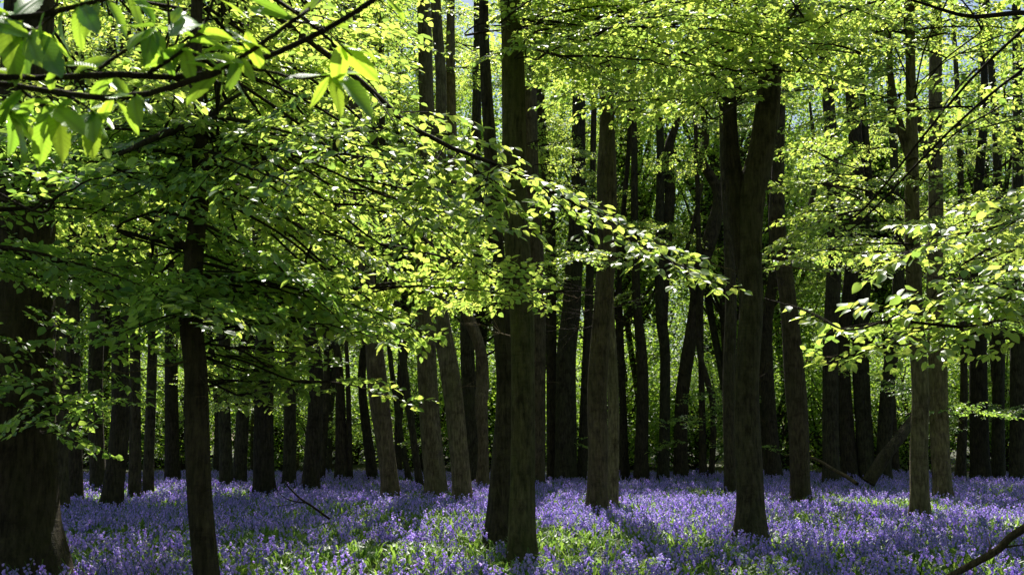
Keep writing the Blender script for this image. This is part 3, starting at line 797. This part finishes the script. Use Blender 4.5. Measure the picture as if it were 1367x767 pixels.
# ------------------------------------------------------------------ bluebells
def bluebell_mesh(rng):
    """arched stem, five to eight hanging bells along one side, two strap leaves"""
    h = rng.uniform(0.30, 0.42); az = rng.uniform(0, 6.28)
    ca, sa = math.cos(az), math.sin(az)
    t = np.linspace(0, 1, 5)
    bend = rng.uniform(0.05, 0.11)
    st = np.stack([ca * bend * t ** 3, sa * bend * t ** 3, h * t - 0.03 * t ** 4], -1)
    Vs, Qs = tube(st, np.full(5, 0.0026), 3, cap=False)
    VB, FB = [], []; nb = 0
    for i in range(rng.integers(6, 10)):
        f = 0.60 + 0.40 * i / 8 + rng.uniform(-.02, .02)
        f = min(f, 1)
        p = np.array([np.interp(f, t, st[:, k]) for k in range(3)])
        b = az + rng.normal(0, 0.9)
        out = np.array([math.cos(b), math.sin(b), -0.7 - 0.3 * rng.random()]); out /= np.linalg.norm(out)
        s = 0.028 * (1.15 - 0.45 * (f - .6) / .4) * rng.uniform(.85, 1.15)
        q0 = p + np.array([math.cos(b), math.sin(b), 0.15]) * 0.010
        R3 = frames(out[None], np.array([[0.1, 0.2, 1.0]]))[0]
        a = np.linspace(0, 2 * np.pi, 5, endpoint=False)
        ring1 = np.stack([np.full(5, .35), .30 * np.cos(a), .30 * np.sin(a)], -1)
        ring2 = np.stack([np.full(5, 1.0), .48 * np.cos(a), .48 * np.sin(a)], -1)
        V = np.vstack([[[0, 0, 0]], ring1, ring2]) @ R3.T * s + q0
        F = [[0, 1 + k, 1 + (k + 1) % 5, 1 + (k + 1) % 5] for k in range(5)]
        F3 = np.array([f_[:3] for f_ in F]); F4 = np.array([[1 + k, 6 + k, 6 + (k + 1) % 5, 1 + (k + 1) % 5] for k in range(5)])
        tri = np.vstack([F3, F4[:, [0, 1, 2]], F4[:, [0, 2, 3]]])
        VB.append(V); FB.append(tri + nb); nb += len(V)
    VB, FB = np.vstack(VB), np.vstack(FB)
    VL, FL = blades(rng, 2, 0.22, 0.012)
    n0 = len(Vs); n1 = n0 + len(VB)
    return make_mesh('bluebell', np.vstack([Vs, VB, VL]), [Qs, FB + n0, FL + n1], [M_STEM, M_BELL, M_BLADE], [0, 1, 2], smooth=False)

def blades(rng, n, length, width):
    V, F = [], []; c = 0
    for k in range(n):
        a = rng.uniform(0, 6.28); L = length * rng.uniform(.7, 1.3); w = width * rng.uniform(.7, 1.3)
        d = np.array([math.cos(a), math.sin(a), 0]); s = np.array([-d[1], d[0], 0])
        t = np.linspace(0, 1, 4)
        sp_ = rng.uniform(.25, .6)
        mid = d * (L * sp_ * t ** 1.4)[:, None]; mid[:, 2] = L * (1.15 * t - .45 * t ** 2.5)
        ww = w * np.array([.5, 1, .8, .02])
        V.append(np.vstack([mid + s * ww[:, None], mid - s * ww[:, None]]))
        F.append(np.array([[i, i + 1, 5 + i, 4 + i] for i in range(3)]) + c); c += 8
    return np.vstack(V), np.vstack(F)

def tuft_mesh(rng):
    V, F = blades(rng, 7, 0.24, 0.011)
    return make_mesh('leaf_tuft', V, [F], [M_BLADE], smooth=False)

BELLS = [bluebell_mesh(R) for k in range(8)]
TUFTS = [tuft_mesh(R) for k in range(4)]

def vnoise(x, y, sc, seed):
    r = np.random.default_rng(seed); g = r.random((64, 64))
    X, Y = x / sc + 500, y / sc + 500
    i, j = np.floor(X).astype(int), np.floor(Y).astype(int)
    fx, fy = X - i, Y - j
    fx, fy = fx * fx * (3 - 2 * fx), fy * fy * (3 - 2 * fy)
    G = lambda a, b: g[a % 64, b % 64]
    return (G(i, j) * (1 - fx) + G(i + 1, j) * fx) * (1 - fy) + (G(i, j + 1) * (1 - fx) + G(i + 1, j + 1) * fx) * fy

def scatter(n, y0, y1, rng):
    y = np.sqrt(rng.uniform(y0 ** 2, y1 ** 2, n))
    x = rng.uniform(-1, 1, n) * (y * 0.5 + 1.5)
    return x, y

def point_cloud(name, srcs, x, y, scale, tilt, rng, label):
    """ONE object: instances of the source meshes on points"""
    n = len(x)
    V = np.stack([x, y, ground_z(x, y) - 0.01], -1)
    me = bpy.data.meshes.new(name)
    me.vertices.add(n); me.vertices.foreach_set('co', V.astype(np.float32).ravel())
    a = me.attributes.new('inst_scale', 'FLOAT', 'POINT'); a.data.foreach_set('value', scale.astype(np.float32))
    a = me.attributes.new('inst_rot', 'FLOAT_VECTOR', 'POINT')
    rot = np.stack([rng.normal(0, tilt, n), rng.normal(0, tilt, n), rng.uniform(0, 6.28, n)], -1)
    a.data.foreach_set('vector', rot.astype(np.float32).ravel())
    a = me.attributes.new('inst_idx', 'INT', 'POINT'); a.data.foreach_set('value', rng.integers(0, len(srcs), n).astype(np.int32))
    o = link(name, me, kind='stuff')
    tag(o, label)
    ng = bpy.data.node_groups.new(name + '_nodes', 'GeometryNodeTree')
    ng.interface.new_socket('Geometry', in_out='INPUT', socket_type='NodeSocketGeometry')
    ng.interface.new_socket('Geometry', in_out='OUTPUT', socket_type='NodeSocketGeometry')
    gi, go = ng.nodes.new('NodeGroupInput'), ng.nodes.new('NodeGroupOutput')
    iop = ng.nodes.new('GeometryNodeInstanceOnPoints')
    gti = ng.nodes.new('GeometryNodeGeometryToInstance')
    for s in reversed(srcs):
        oi = ng.nodes.new('GeometryNodeObjectInfo')
        oi.inputs['Object'].default_value = s
        oi.transform_space = 'ORIGINAL'
        ng.links.new(oi.outputs['Geometry'], gti.inputs[0])
    def attr(nm, typ):
        k = ng.nodes.new('GeometryNodeInputNamedAttribute'); k.data_type = typ; k.inputs['Name'].default_value = nm
        return k.outputs['Attribute']
    ng.links.new(gi.outputs[0], iop.inputs['Points'])
    ng.links.new(gti.outputs[0], iop.inputs['Instance'])
    iop.inputs['Pick Instance'].default_value = True
    ng.links.new(attr('inst_idx', 'INT'), iop.inputs['Instance Index'])
    e2r = ng.nodes.new('FunctionNodeEulerToRotation')
    ng.links.new(attr('inst_rot', 'FLOAT_VECTOR'), e2r.inputs[0])
    ng.links.new(e2r.outputs[0], iop.inputs['Rotation'])
    ng.links.new(attr('inst_scale', 'FLOAT'), iop.inputs['Scale'])
    ng.links.new(iop.outputs[0], go.inputs[0])
    md = o.modifiers.new('scatter', 'NODES'); md.node_group = ng
    return o

# the 300 largest-looking flowers, nearest the camera, one object each
rb = np.random.default_rng(11)
nx_, ny_ = scatter(420, 10.9, 13.0, rb)
keep = (np.abs(nx_) < 0.46 * ny_)
nx_, ny_ = nx_[keep][:300], ny_[keep][:300]
bell_objs = []
for i, (x, y) in enumerate(zip(nx_, ny_)):
    o = link('bluebell', BELLS[i % len(BELLS)], None, (x, y, float(ground_z(x, y)) - .01))
    s = rb.uniform(.9, 1.25); o.scale = (s, s, s); o.rotation_euler = (rb.normal(0, .12), rb.normal(0, .12), rb.uniform(0, 6.28))
    tag(o, 'single violet bluebell on a thin arched stem in the nearest flower strip', 'flower', 'bluebells in the nearest strip of the carpet')
    bell_objs.append(o)
src_t = [bpy.data.objects.new('leaf_tuft', m) for m in TUFTS]
src_b = bell_objs[:8]

x, y = scatter(120000, 9.5, 46, rb)
nz = vnoise(x, y, 2.6, 3) * .6 + vnoise(x, y, 0.9, 4) * .4
gap = nz < 0.31 - 0.12 * np.clip((y - 20) / 15, 0, 1)
p = np.where(gap, 0.12, 1.0) * np.clip(1.15 - (y - 12) / 70, .4, 1) * (0.55 + 0.45 * vnoise(x, y, 0.35, 5))
drift = vnoise(x, y, 1.7, 9) * .6 + vnoise(x, y, .6, 10) * .4
p = p * np.clip((drift - .24) * 3.2, .18, 1)
k = rb.random(len(x)) < p * 0.72
point_cloud('bluebell_carpet', src_b, x[k], y[k], rb.uniform(.6, 1.3, k.sum()), .15, rb, 'dense carpet of violet bluebells spreading across the woodland floor')
x, y = scatter(60000, 9.5, 46, rb)
k = rb.random(len(x)) < (np.where(vnoise(x, y, 2.6, 3) * .6 + vnoise(x, y, 0.9, 4) * .4 < .31, 1, .55) * np.clip(1.2 - (y - 12) / 40, .25, 1))
point_cloud('bluebell_leaves', src_t, x[k], y[k], rb.uniform(.7, 1.35, k.sum()), .2, rb, 'low green strap leaves and grass among the bluebells')
# ------------------------------------------------------------------ single leaves and the near branches
def leaf_piece(name, rng, kind, mat):
    """one modelled leaf, x along the midrib, length 1: folded, curved, edged"""
    if kind == 'beech':
        t = np.array([0, .06, .2, .38, .56, .74, .89, 1.0]); w = np.array([.006, .10, .25, .315, .30, .22, .10, .004])
    else:                                   # sweet chestnut: long, toothed
        t = np.array([0, .05, .12, .20, .28, .36, .44, .52, .60, .68, .76, .84, .92, 1.0])
        w = np.array([.006, .07, .105, .145, .150, .170, .165, .172, .155, .15, .12, .10, .055, .004])
        w = 0.92 * w * (1 + .07 * (np.arange(len(t)) % 2))
    curl, fold, wave = rng.uniform(.05, .35), rng.uniform(.08, .35), rng.uniform(0, 6.28)
    z = -curl * t ** 2 + .05 * t
    yy = rng.uniform(-.08, .08) * t ** 2
    e = np.where(np.arange(len(t)) % 2, .008, -.004) * 1.0
    ctr = np.stack([t, yy, z], -1)
    lf = np.stack([t + .3 * w * (kind != 'beech'), yy + w, z + fold * w + .03 * np.sin(6 * t + wave)], -1)
    rt = np.stack([t + .3 * w * (kind != 'beech'), yy - w, z + fold * w + .03 * np.sin(5 * t + wave + 2)], -1)
    V = np.vstack([ctr, lf, rt]); n = len(t)
    uv = np.vstack([np.stack([t, 0 * t], -1), np.stack([t, w], -1), np.stack([t, -w], -1)])
    F = []
    for i in range(n - 1):
        F += [[i, i + 1, n + i + 1, n + i], [i + 1, i, 2 * n + i, 2 * n + i + 1]]
    return make_mesh(name, V, [np.array(F)], [mat], smooth=True, uv=uv)

BEECH = [leaf_piece('leaf', R, 'beech', M_LEAF) for k in range(8)]
CHEST = [leaf_piece('leaf', R, 'chestnut', M_CHEST) for k in range(10)]

def put_leaf(meshes, parent, ploc, p, d, up, s, rng=R):
    Rm = frames(np.array([d], float), np.array([up], float))[0] * s
    return link('leaf', meshes[rng.integers(len(meshes))], parent, np.asarray(p) - ploc, Matrix(Rm.tolist()))

def twig_tube(name, px, d, w, parent, ploc, mat, sides=8, dz=None):
    pts = np.array([at(q[0], q[1], d + (q[2] if len(q) > 2 else 0)) for q in px])
    C = catmull(pts, 6)
    rad = np.interp(np.linspace(0, 1, len(C)), np.linspace(0, 1, len(w)), [px_size(x, d) / 2 for x in w])
    C[1:-1] += R.normal(0, 0.12, (len(C) - 2, 3)) * rad[1:-1, None]
    V, Q = tube(C - ploc, rad, sides, 0.05)
    q4, q3 = fix_tris(Q)
    return C, link(name, make_mesh(name, V, [q4, q3], [mat]), parent)

# --- sweet chestnut branch close to the camera, upper left
DF = 2.6
cb_loc = at(-60, 104, DF)
cb = empty('chestnut_branch', cb_loc, 'near dark branch with long toothed bright leaves, upper left corner', 'branch')
stems = [
 ([(-60, 102), (0, 103), (60, 104), (150, 100), (230, 103), (290, 96), (350, 78), (420, 48), (500, 0), (540, -30)], [9, 8, 8, 7.5, 7, 6.5, 6]),
 ([(-60, 108), (0, 112), (60, 121), (130, 130), (190, 126), (250, 110), (290, 97)], [6, 7, 7.5, 8]),
 ([(-60, 34), (0, 27), (60, 18), (130, 2), (170, -14)], [9, 7, 5]),
 ([(285, 97), (320, 78), (360, 50), (400, 22), (440, -10)], [6, 5, 4.5]),
 ([(198, 98), (232, 76), (258, 52), (276, 25), (286, -5)], [5, 4, 3.5]),
 ([(132, 92), (160, 72), (190, 54), (206, 36)], [4.5, 4, 3]),
 ([(222, 70), (226, 40), (224, 0)], [3.5, 3]),
 ([(325, 90), (365, 97), (400, 105), (442, 101)], [4, 3.5, 2.5]),
 ([(20, 114), (50, 135), (75, 142)], [4, 3, 2]),
 ([(70, 123), (100, 133), (125, 150)], [3.5, 3, 2]),
 ([(-30, 118), (0, 135), (15, 150)], [3.5, 3, 2]),
 ([(80, 14), (60, 30), (40, 45)], [3.5, 3, 2]),
 ([(60, 17), (72, 10), (76, 2)], [3, 2.5, 2]),
 ([(390, 28), (430, 38), (470, 75)], [3, 2.5, 2]),
]
CT, CO = [], []
for px, w in stems:
    C, o = twig_tube('twig', [(u, v, R.normal(0, .06) if i else 0) for i, (u, v) in enumerate(px)], DF, [x * 1.2 for x in w], cb, cb_loc, M_TWIG)
    CT.append(C); CO.append(o)
# leaf: foot pixel, tip pixel, depth change towards the tip
chest_leaves = [
 ((76, 2), (78, 64)), ((60, 14), (45, 60)), ((40, 45), (2, 62)), ((42, 47), (28, 92)), ((44, 44), (75, 98)), ((30, 40), (-8, 20)), ((100, 6), (124, 38)), ((104, 4), (150, -18)),
 ((12, 60), (20, 100)), ((45, 45), (90, 62)), ((0, 30), (30, 66)), ((130, 0), (165, 30)), ((128, 4), (112, 34)), ((170, -10), (186, 26)),
 ((206, 38), (172, 66)), ((206, 36), (160, 30)), ((205, 40), (196, 76)), ((208, 34), (250, 46)), ((150, 80), (90, 92)), ((132, 92), (88, 84)),
 ((226, 40), (250, 8)), ((224, 30), (196, 8)), ((224, 10), (180, -4)), ((258, 52), (300, 62)), ((256, 54), (222, 78)), ((262, 48), (318, 48)), ((276, 25), (312, 52)),
 ((280, 15), (240, 20)), ((284, 5), (330, 24)), ((264, 74), (292, 70)), ((250, 66), (254, 98)), ((292, 90), (318, 114)), ((286, 92), (250, 84)), ((320, 80), (308, 106)), ((240, 70), (202, 84)),
 ((300, 60), (262, 64)), ((330, 68), (290, 58)), ((352, 56), (306, 40)), ((390, 28), (340, 10)), ((400, 22), (430, -8)), ((420, 5), (390, -20)), ((360, 8), (330, -10)),
 ((442, 101), (384, 94)), ((442, 101), (496, 132)), ((440, 102), (420, 136)), ((442, 100), (470, 118)), ((438, 100), (456, 140)), ((444, 99), (482, 96)),
 ((75, 142), (48, 176)), ((72, 142), (104, 176)), ((76, 140), (40, 132)), ((74, 144), (82, 190)), ((30, 122), (2, 150)), ((52, 136), (22, 168)), ((66, 140), (56, 214)),
 ((125, 150), (122, 186)), ((124, 150), (152, 168)), ((126, 148), (96, 172)), ((120, 145), (160, 138)), ((122, 150), (108, 196)), ((100, 134), (72, 154)),
 ((15, 150), (48, 160)), ((12, 148), (-12, 180)), ((16, 152), (22, 196)), ((14, 150), (46, 204)), ((0, 136), (-30, 158)), ((4, 138), (34, 148)),
 ((150, 128), (176, 164)), ((152, 130), (130, 168)), ((140, 132), (172, 128)), ((170, 130), (150, 106)), ((180, 128), (176, 158)), ((20, 106), (-16, 86)), ((40, 104), (10, 88)), ((60, 105), (70, 80)),
 ((230, 100), (212, 70)), ((160, 100), (134, 112)), ((280, 96), (300, 84)), ((470, 75), (500, 100)), ((468, 74), (452, 104)), ((470, 72), (500, 66)), ((430, 40), (462, 30)), ((350, 78), (330, 50)),
 ((500, 0), (470, -12)), ((500, 0), (540, 12)), ((180, -6), (206, 14)), ((100, 8), (70, -16)), ((20, 24), (-10, 4)), ((24, 24), (50, -6)), ((0, 28), (18, 8)), ((-20, 30), (22, 40)),
 ((600, -20), (640, 8)), ((602, -20), (615, 20)), ((660, -24), (672, 14)),
]
rl = np.random.default_rng(5)
for (a, b) in chest_leaves:
    if a[0] > 560: continue
    p = at(a[0], a[1], DF)
    j = min(range(len(CT)), key=lambda i: np.min(np.linalg.norm(CT[i][:, [0, 2]] - p[[0, 2]], axis=1)))
    k = int(np.argmin(np.linalg.norm(CT[j][:, [0, 2]] - p[[0, 2]], axis=1)))
    foot = CT[j][k]
    tip = at(b[0], b[1], DF + rl.uniform(-.09, .09))
    d = tip - foot
    # the foot sits on its twig by a short stalk
    s = max(np.linalg.norm(d) * 1.1, .105)
    put_leaf(CHEST, CO[j], cb_loc, foot, d, (rl.normal(0, .45), rl.normal(-.55, .4), 1), s, rl)
    if np.linalg.norm(p - foot) < .06 and rl.random() < .35:
        put_leaf(CHEST, CO[j], cb_loc, foot, d + rl.normal(0, .05, 3), (rl.normal(0, .6), rl.normal(-.5, .4), 1), s * rl.uniform(.6, .9), rl)

# --- the long spray that hangs across the centre, leaf by leaf
def leafy_limb(T, px, d, w, twigs, n_max, size=0.103, rng=R, name='limb'):
    C, o = twig_tube(name, px, d, w, T['root'], T['loc'], M_TWIG)
    acc = Acc(); spots = []
    for (u0, v0, u1, v1, dd0, dd1) in twigs:
        p0, p1 = at(u0, v0, d + dd0), at(u1, v1, d + dd1)
        k = int(np.argmin(np.linalg.norm(C - p0, axis=1)))
        m = (p0 + p1) / 2 + np.array([0, 0, .04 * np.linalg.norm(p1 - p0)])
        t = catmull([C[k], p0 * .7 + C[k] * .3, m, p1], 6) if np.linalg.norm(C[k] - p0) > .15 else catmull([C[k], m, p1], 8)
        acc.add(*tube(t - T['loc'], np.linspace(.007, .002, len(t)), 5, .03, cap=False))
        L = np.concatenate([[0], np.cumsum(np.linalg.norm(np.diff(t, axis=0), axis=1))])
        for sgn in (1, -1):
            s = L[-1] * .15
            while s < L[-1] * .98:
                q = np.array([np.interp(s, L, t[:, i]) for i in range(3)])
                dr = t[-1] - t[0]; dr /= np.linalg.norm(dr)
                ang = sgn * rng.uniform(.6, 1.1); c, sn = math.cos(ang), math.sin(ang)
                dd = np.array([dr[0] * c - dr[1] * sn, dr[0] * sn + dr[1] * c, dr[2] * .6 + rng.normal(-.05, .12)])
                ln = (L[-1] - s) * .32 * rng.uniform(.5, 1.2) + .10
                t2 = q + dd * np.linspace(0, ln, 5)[:, None]; t2[:, 2] -= .15 * ln * np.linspace(0, 1, 5) ** 2
                acc.add(*tube(t2 - T['loc'], np.linspace(.0035, .0015, 5), 4, cap=False))
                x = .04; kk = 0
                while x <= ln:
                    pq = q + (t2[-1] - q) * x / ln
                    an = (1 if kk % 2 else -1) * rng.uniform(.5, 1.2)
                    if x > ln - .04: an *= .2
                    c2, s2 = math.cos(an), math.sin(an)
                    spots.append((pq, np.array([dd[0] * c2 - dd[1] * s2, dd[0] * s2 + dd[1] * c2, rng.normal(-.3, .25)])))
                    x += .050 * rng.uniform(.7, 1.3); kk += 1
                s += .18 * rng.uniform(.6, 1.4)
    V, Q = acc.get()
    link('twigs', make_mesh('twigs', V, [Q], [M_TWIG], smooth=True), T['root'], kind='stuff')
    idx = rng.permutation(len(spots))
    for i in idx[:n_max]:
        p, dd = spots[i]
        put_leaf(BEECH, o, T['loc'], p, dd, (rng.normal(0, .4), rng.normal(-.1, .4), 1), size * rng.uniform(.7, 1.2), rng)
    rest = idx[n_max:]
    if len(rest):
        P = np.array([spots[i][0] for i in rest]) - T['loc']; D = np.array([spots[i][1] for i in rest]); n = len(rest)
        up = np.stack([rng.normal(0, .4, n), rng.normal(-.1, .4, n), np.ones(n)], -1)
        V2, F2 = leaves_mesh(P, frames(D, up), size * rng.uniform(.7, 1.2, n), width=rng.uniform(.85, 1.2, n))
        link('leaves', make_mesh('leaves', V2, [F2], [M_LEAF], smooth=False), T['root'], kind='stuff')
    return len(spots)

TB = TREES['B']
n1 = leafy_limb(TB, [(262, -90, 1.2), (330, -10, .9), (416, 57, .5), (495, 120, .2), (541, 162, 0), (594, 193, -.1), (656, 217, -.2), (720, 246, -.2), (790, 285, -.1), (860, 330, 0), (930, 368, .1), (968, 381, .1)],
    9.2, [12, 10, 8.5, 7, 6, 5, 4, 3, 2, 1.5],
    [(600, 195, 720, 320, -.1, -.7), (640, 212, 770, 265, -.2, -.5), (655, 217, 640, 300, -.2, -.9), (690, 232, 830, 300, -.2, .5), (720, 246, 790, 330, -.2, -.8), (760, 268, 880, 330, -.1, -.5),
     (800, 290, 900, 380, -.1, -.5), (840, 318, 940, 352, 0, .5), (880, 342, 962, 388, .1, -.3), (900, 352, 985, 385, .1, .3), (540, 162, 600, 300, 0, -.9), (560, 172, 700, 215, 0, .7), (500, 124, 560, 240, .2, -.8),
     (590, 192, 540, 330, -.1, -1.0), (620, 204, 560, 260, -.1, -.6), (520, 145, 640, 170, 0, .8), (860, 330, 850, 360, 0, -.6)], 300)
TO = TREES['OR']
n2 = leafy_limb(TO, [(1500, 395, 1.0), (1420, 405, .5), (1367, 418, .3), (1300, 435, 0), (1240, 432, -.1), (1190, 428, -.1), (1130, 440, -.1), (1075, 415, -.1), (1020, 398, 0)],
    8.6, [9, 7, 5, 4, 3, 2, 1.5],
    [(1400, 410, 1300, 380, .4, -.6), (1367, 418, 1250, 400, .3, -.5), (1340, 428, 1240, 470, .2, -.6), (1300, 435, 1200, 385, 0, -.5), (1260, 434, 1160, 470, 0, -.5), (1220, 430, 1130, 400, -.1, -.5), (1180, 430, 1090, 450, -.1, .3),
     (1120, 436, 1050, 405, -.1, .2), (1380, 412, 1340, 350, .4, -.8), (1330, 430, 1270, 340, .2, -.3)], 260)
n3 = leafy_limb(TO, [(1500, 250, 1.0), (1420, 275, .5), (1340, 300, .2), (1260, 320, 0), (1190, 345, 0), (1140, 365, 0)],
    9.0, [8, 6, 4, 3, 1.5],
    [(1400, 280, 1310, 330, .4, -.5), (1367, 292, 1290, 270, .3, -.4), (1330, 302, 1230, 340, .1, -.5), (1290, 314, 1200, 300, 0, -.4), (1250, 322, 1160, 375, 0, -.4), (1210, 338, 1135, 340, 0, .2), (1400, 285, 1367, 250, .4, -.3)], 200)
# bare dark bough along the upper right edge
twig_tube('limb', [(1500, 40, 1), (1430, 22, .5), (1367, 17, .2), (1300, 22, 0), (1255, 12, 0), (1200, -6, 0)], 8.5, [9, 8, 7, 5, 3], TO['root'], TO['loc'], M_TWIG)

# ------------------------------------------------------------------ dead wood on the ground
def log(name, px, w, mat, label, cat='branch', sides=12, side_px=()):
    pts = np.array([at(u, v, d) for u, v, d in px])
    loc = pts[0].copy(); loc[2] = float(ground_z(loc[0], loc[1]))
    root = empty(name, loc, label, cat)
    rad = [px_size(x, q[2]) / 2 for x, q in zip(w, px)]
    C = catmull(np.column_stack([pts, rad]), 6)
    V, Q = tube(C[:, :3] - loc, np.maximum(C[:, 3], .003), sides, .08)
    q4, q3 = fix_tris(Q)
    link('stem', make_mesh('stem', V, [q4, q3], [mat]), root)
    for spx, sw in side_px:
        pts = np.array([at(u, v, d) for u, v, d in spx])
        C = catmull(pts, 5)
        V, Q = tube(C - loc, np.linspace(px_size(sw, spx[0][2]) / 2, .003, len(C)), 6, .08)
        q4, q3 = fix_tris(Q)
        link('side_branch', make_mesh('side_branch', V, [q4, q3], [mat]), root)
    return root
log('fallen_branch', [(1255, 775, 11.3), (1290, 757, 11.2), (1330, 735, 11.1), (1350, 716, 11.0), (1390, 690, 10.8), (1430, 655, 10.6)], [7, 8.5, 9.5, 10, 10.5, 11], M_DEAD,
    'brown fallen branch rising out of the bluebells at the bottom right corner',
    side_px=[([(1335, 731, 11.1), (1352, 728, 11.0), (1390, 724, 10.9)], 5), ([(1318, 742, 11.1), (1322, 728, 11.1), (1318, 715, 11.2)], 4)])
log('leaning_log', [(1160, 644, 33), (1172, 625, 33), (1188, 600, 33), (1205, 578, 33.3), (1222, 555, 33.8), (1240, 520, 34)], [18, 17, 16, 15, 13, 11], M_BARK,
    'dead trunk leaning up to the right behind the grey pair of trunks', 'log')
log('dead_bough', [(1144, 646, 31.5), (1132, 637, 32), (1112, 626, 32.6), (1090, 613, 33.2), (1066, 606, 34), (1048, 608, 34.5)], [5, 5, 4.5, 4, 3, 2], M_DEAD,
    'thin pale dead bough lying low before the dark cluster of trunks')
log('dead_twig', [(440, 692, 18.5), (418, 676, 18.6), (400, 664, 18.7), (384, 648, 18.8), (378, 640, 18.9)], [3.2, 3, 2.6, 2, 1.4], M_TWIG,
    'dead forked dark twig sticking out of the bluebells on the left',
    side_px=[([(410, 671, 18.6), (390, 668, 18.5), (375, 660, 18.4), (368, 648, 18.4)], 2.2), ([(400, 664, 18.7), (392, 672, 18.5), (362, 676, 18.4)], 1.8)])

# ------------------------------------------------------------------ ferns
def frond_mesh(rng):
    """arching stalk with leaflets in two ranks, tip still curling"""
    t = np.linspace(0, 1, 10)
    rise = rng.uniform(.75, .95)
    sp_ = np.stack([.55 * t ** 1.5, .05 * np.sin(3 * t), rise * t - .32 * t ** 3], -1)
    V, Q = tube(sp_, np.linspace(.007, .002, 10), 4, cap=False)
    PV, PD, PS = [], [], []
    for f in np.linspace(.30, .98, 13):
        q = np.array([np.interp(f, t, sp_[:, k]) for k in range(3)])
        ln = .26 * (1 - f) ** .7 + .03
        for sg in (1, -1):
            dr = np.array([.35, sg * 1.0, .15 + rng.normal(0, .12)]); n = max(2, int(ln / .035))
            for m in range(n):
                x = ln * (m + .6) / n
                for s2 in (1, -1):
                    PV.append(q + dr * x); PD.append([.75 * s2 + .3, sg * .6, rng.normal(-.1, .2)]); PS.append(.048 * (1 - .7 * x / ln) + .010)
    PV, PD = np.array(PV), np.array(PD, float)
    up = np.stack([rng.normal(0, .3, len(PV)), rng.normal(0, .3, len(PV)), np.ones(len(PV))], -1)
    V2, F2 = leaves_mesh(PV, frames(PD, up), np.array(PS), CLEAF_V, CLEAF_F, np.full(len(PV), .6))
    return make_mesh('frond', np.vstack([V, V2]), [Q, F2 + len(V)], [M_STEM, M_FERN], [0, 1], smooth=False)
FRONDS = [frond_mesh(R) for k in range(3)]
rf = np.random.default_rng(21)
for (u, v, s, lab) in [(236, 745, 0.51, 'young fern at the foot of the slim near tree, left side'), (312, 752, 0.51, 'low fern just right of the foot of the slim near tree'),
                       (445, 752, 0.42, 'small fern at the bottom edge left of centre'), (640, 752, 0.59, 'fern at the bottom edge below the central pair of trunks'), (745, 752, 0.59, 'leafy fern at the bottom edge right of the central pair'),
                       (845, 748, 0.64, 'bright fern at the bottom edge below the paler brown trunk'), (1020, 750, 0.64, 'bright fern at the bottom edge below the near forked trunk'),
                       (1150, 745, 0.47, 'small fern among bluebells left of the fallen branch'), (1285, 735, 0.51, 'fern growing close above the fallen branch')]:
    d = depth_of(v, .25)
    p = at(u, v, d); p[2] = float(ground_z(p[0], p[1]))
    root = empty('fern', p, lab, 'fern', 'ferns along the front of the bluebells')
    a0 = rf.uniform(0, 6.28)
    for k in range(5):
        m = Matrix.Rotation(a0 + k * 1.25 + rf.normal(0, .2), 3, 'Z') @ Matrix.Rotation(rf.normal(0, .15), 3, 'X') @ Matrix.Scale(s * rf.uniform(.75, 1.15), 3)
        link('frond', FRONDS[rf.integers(3)], root, (0, 0, 0), m)
print('LEAVES', n1, n2, n3)
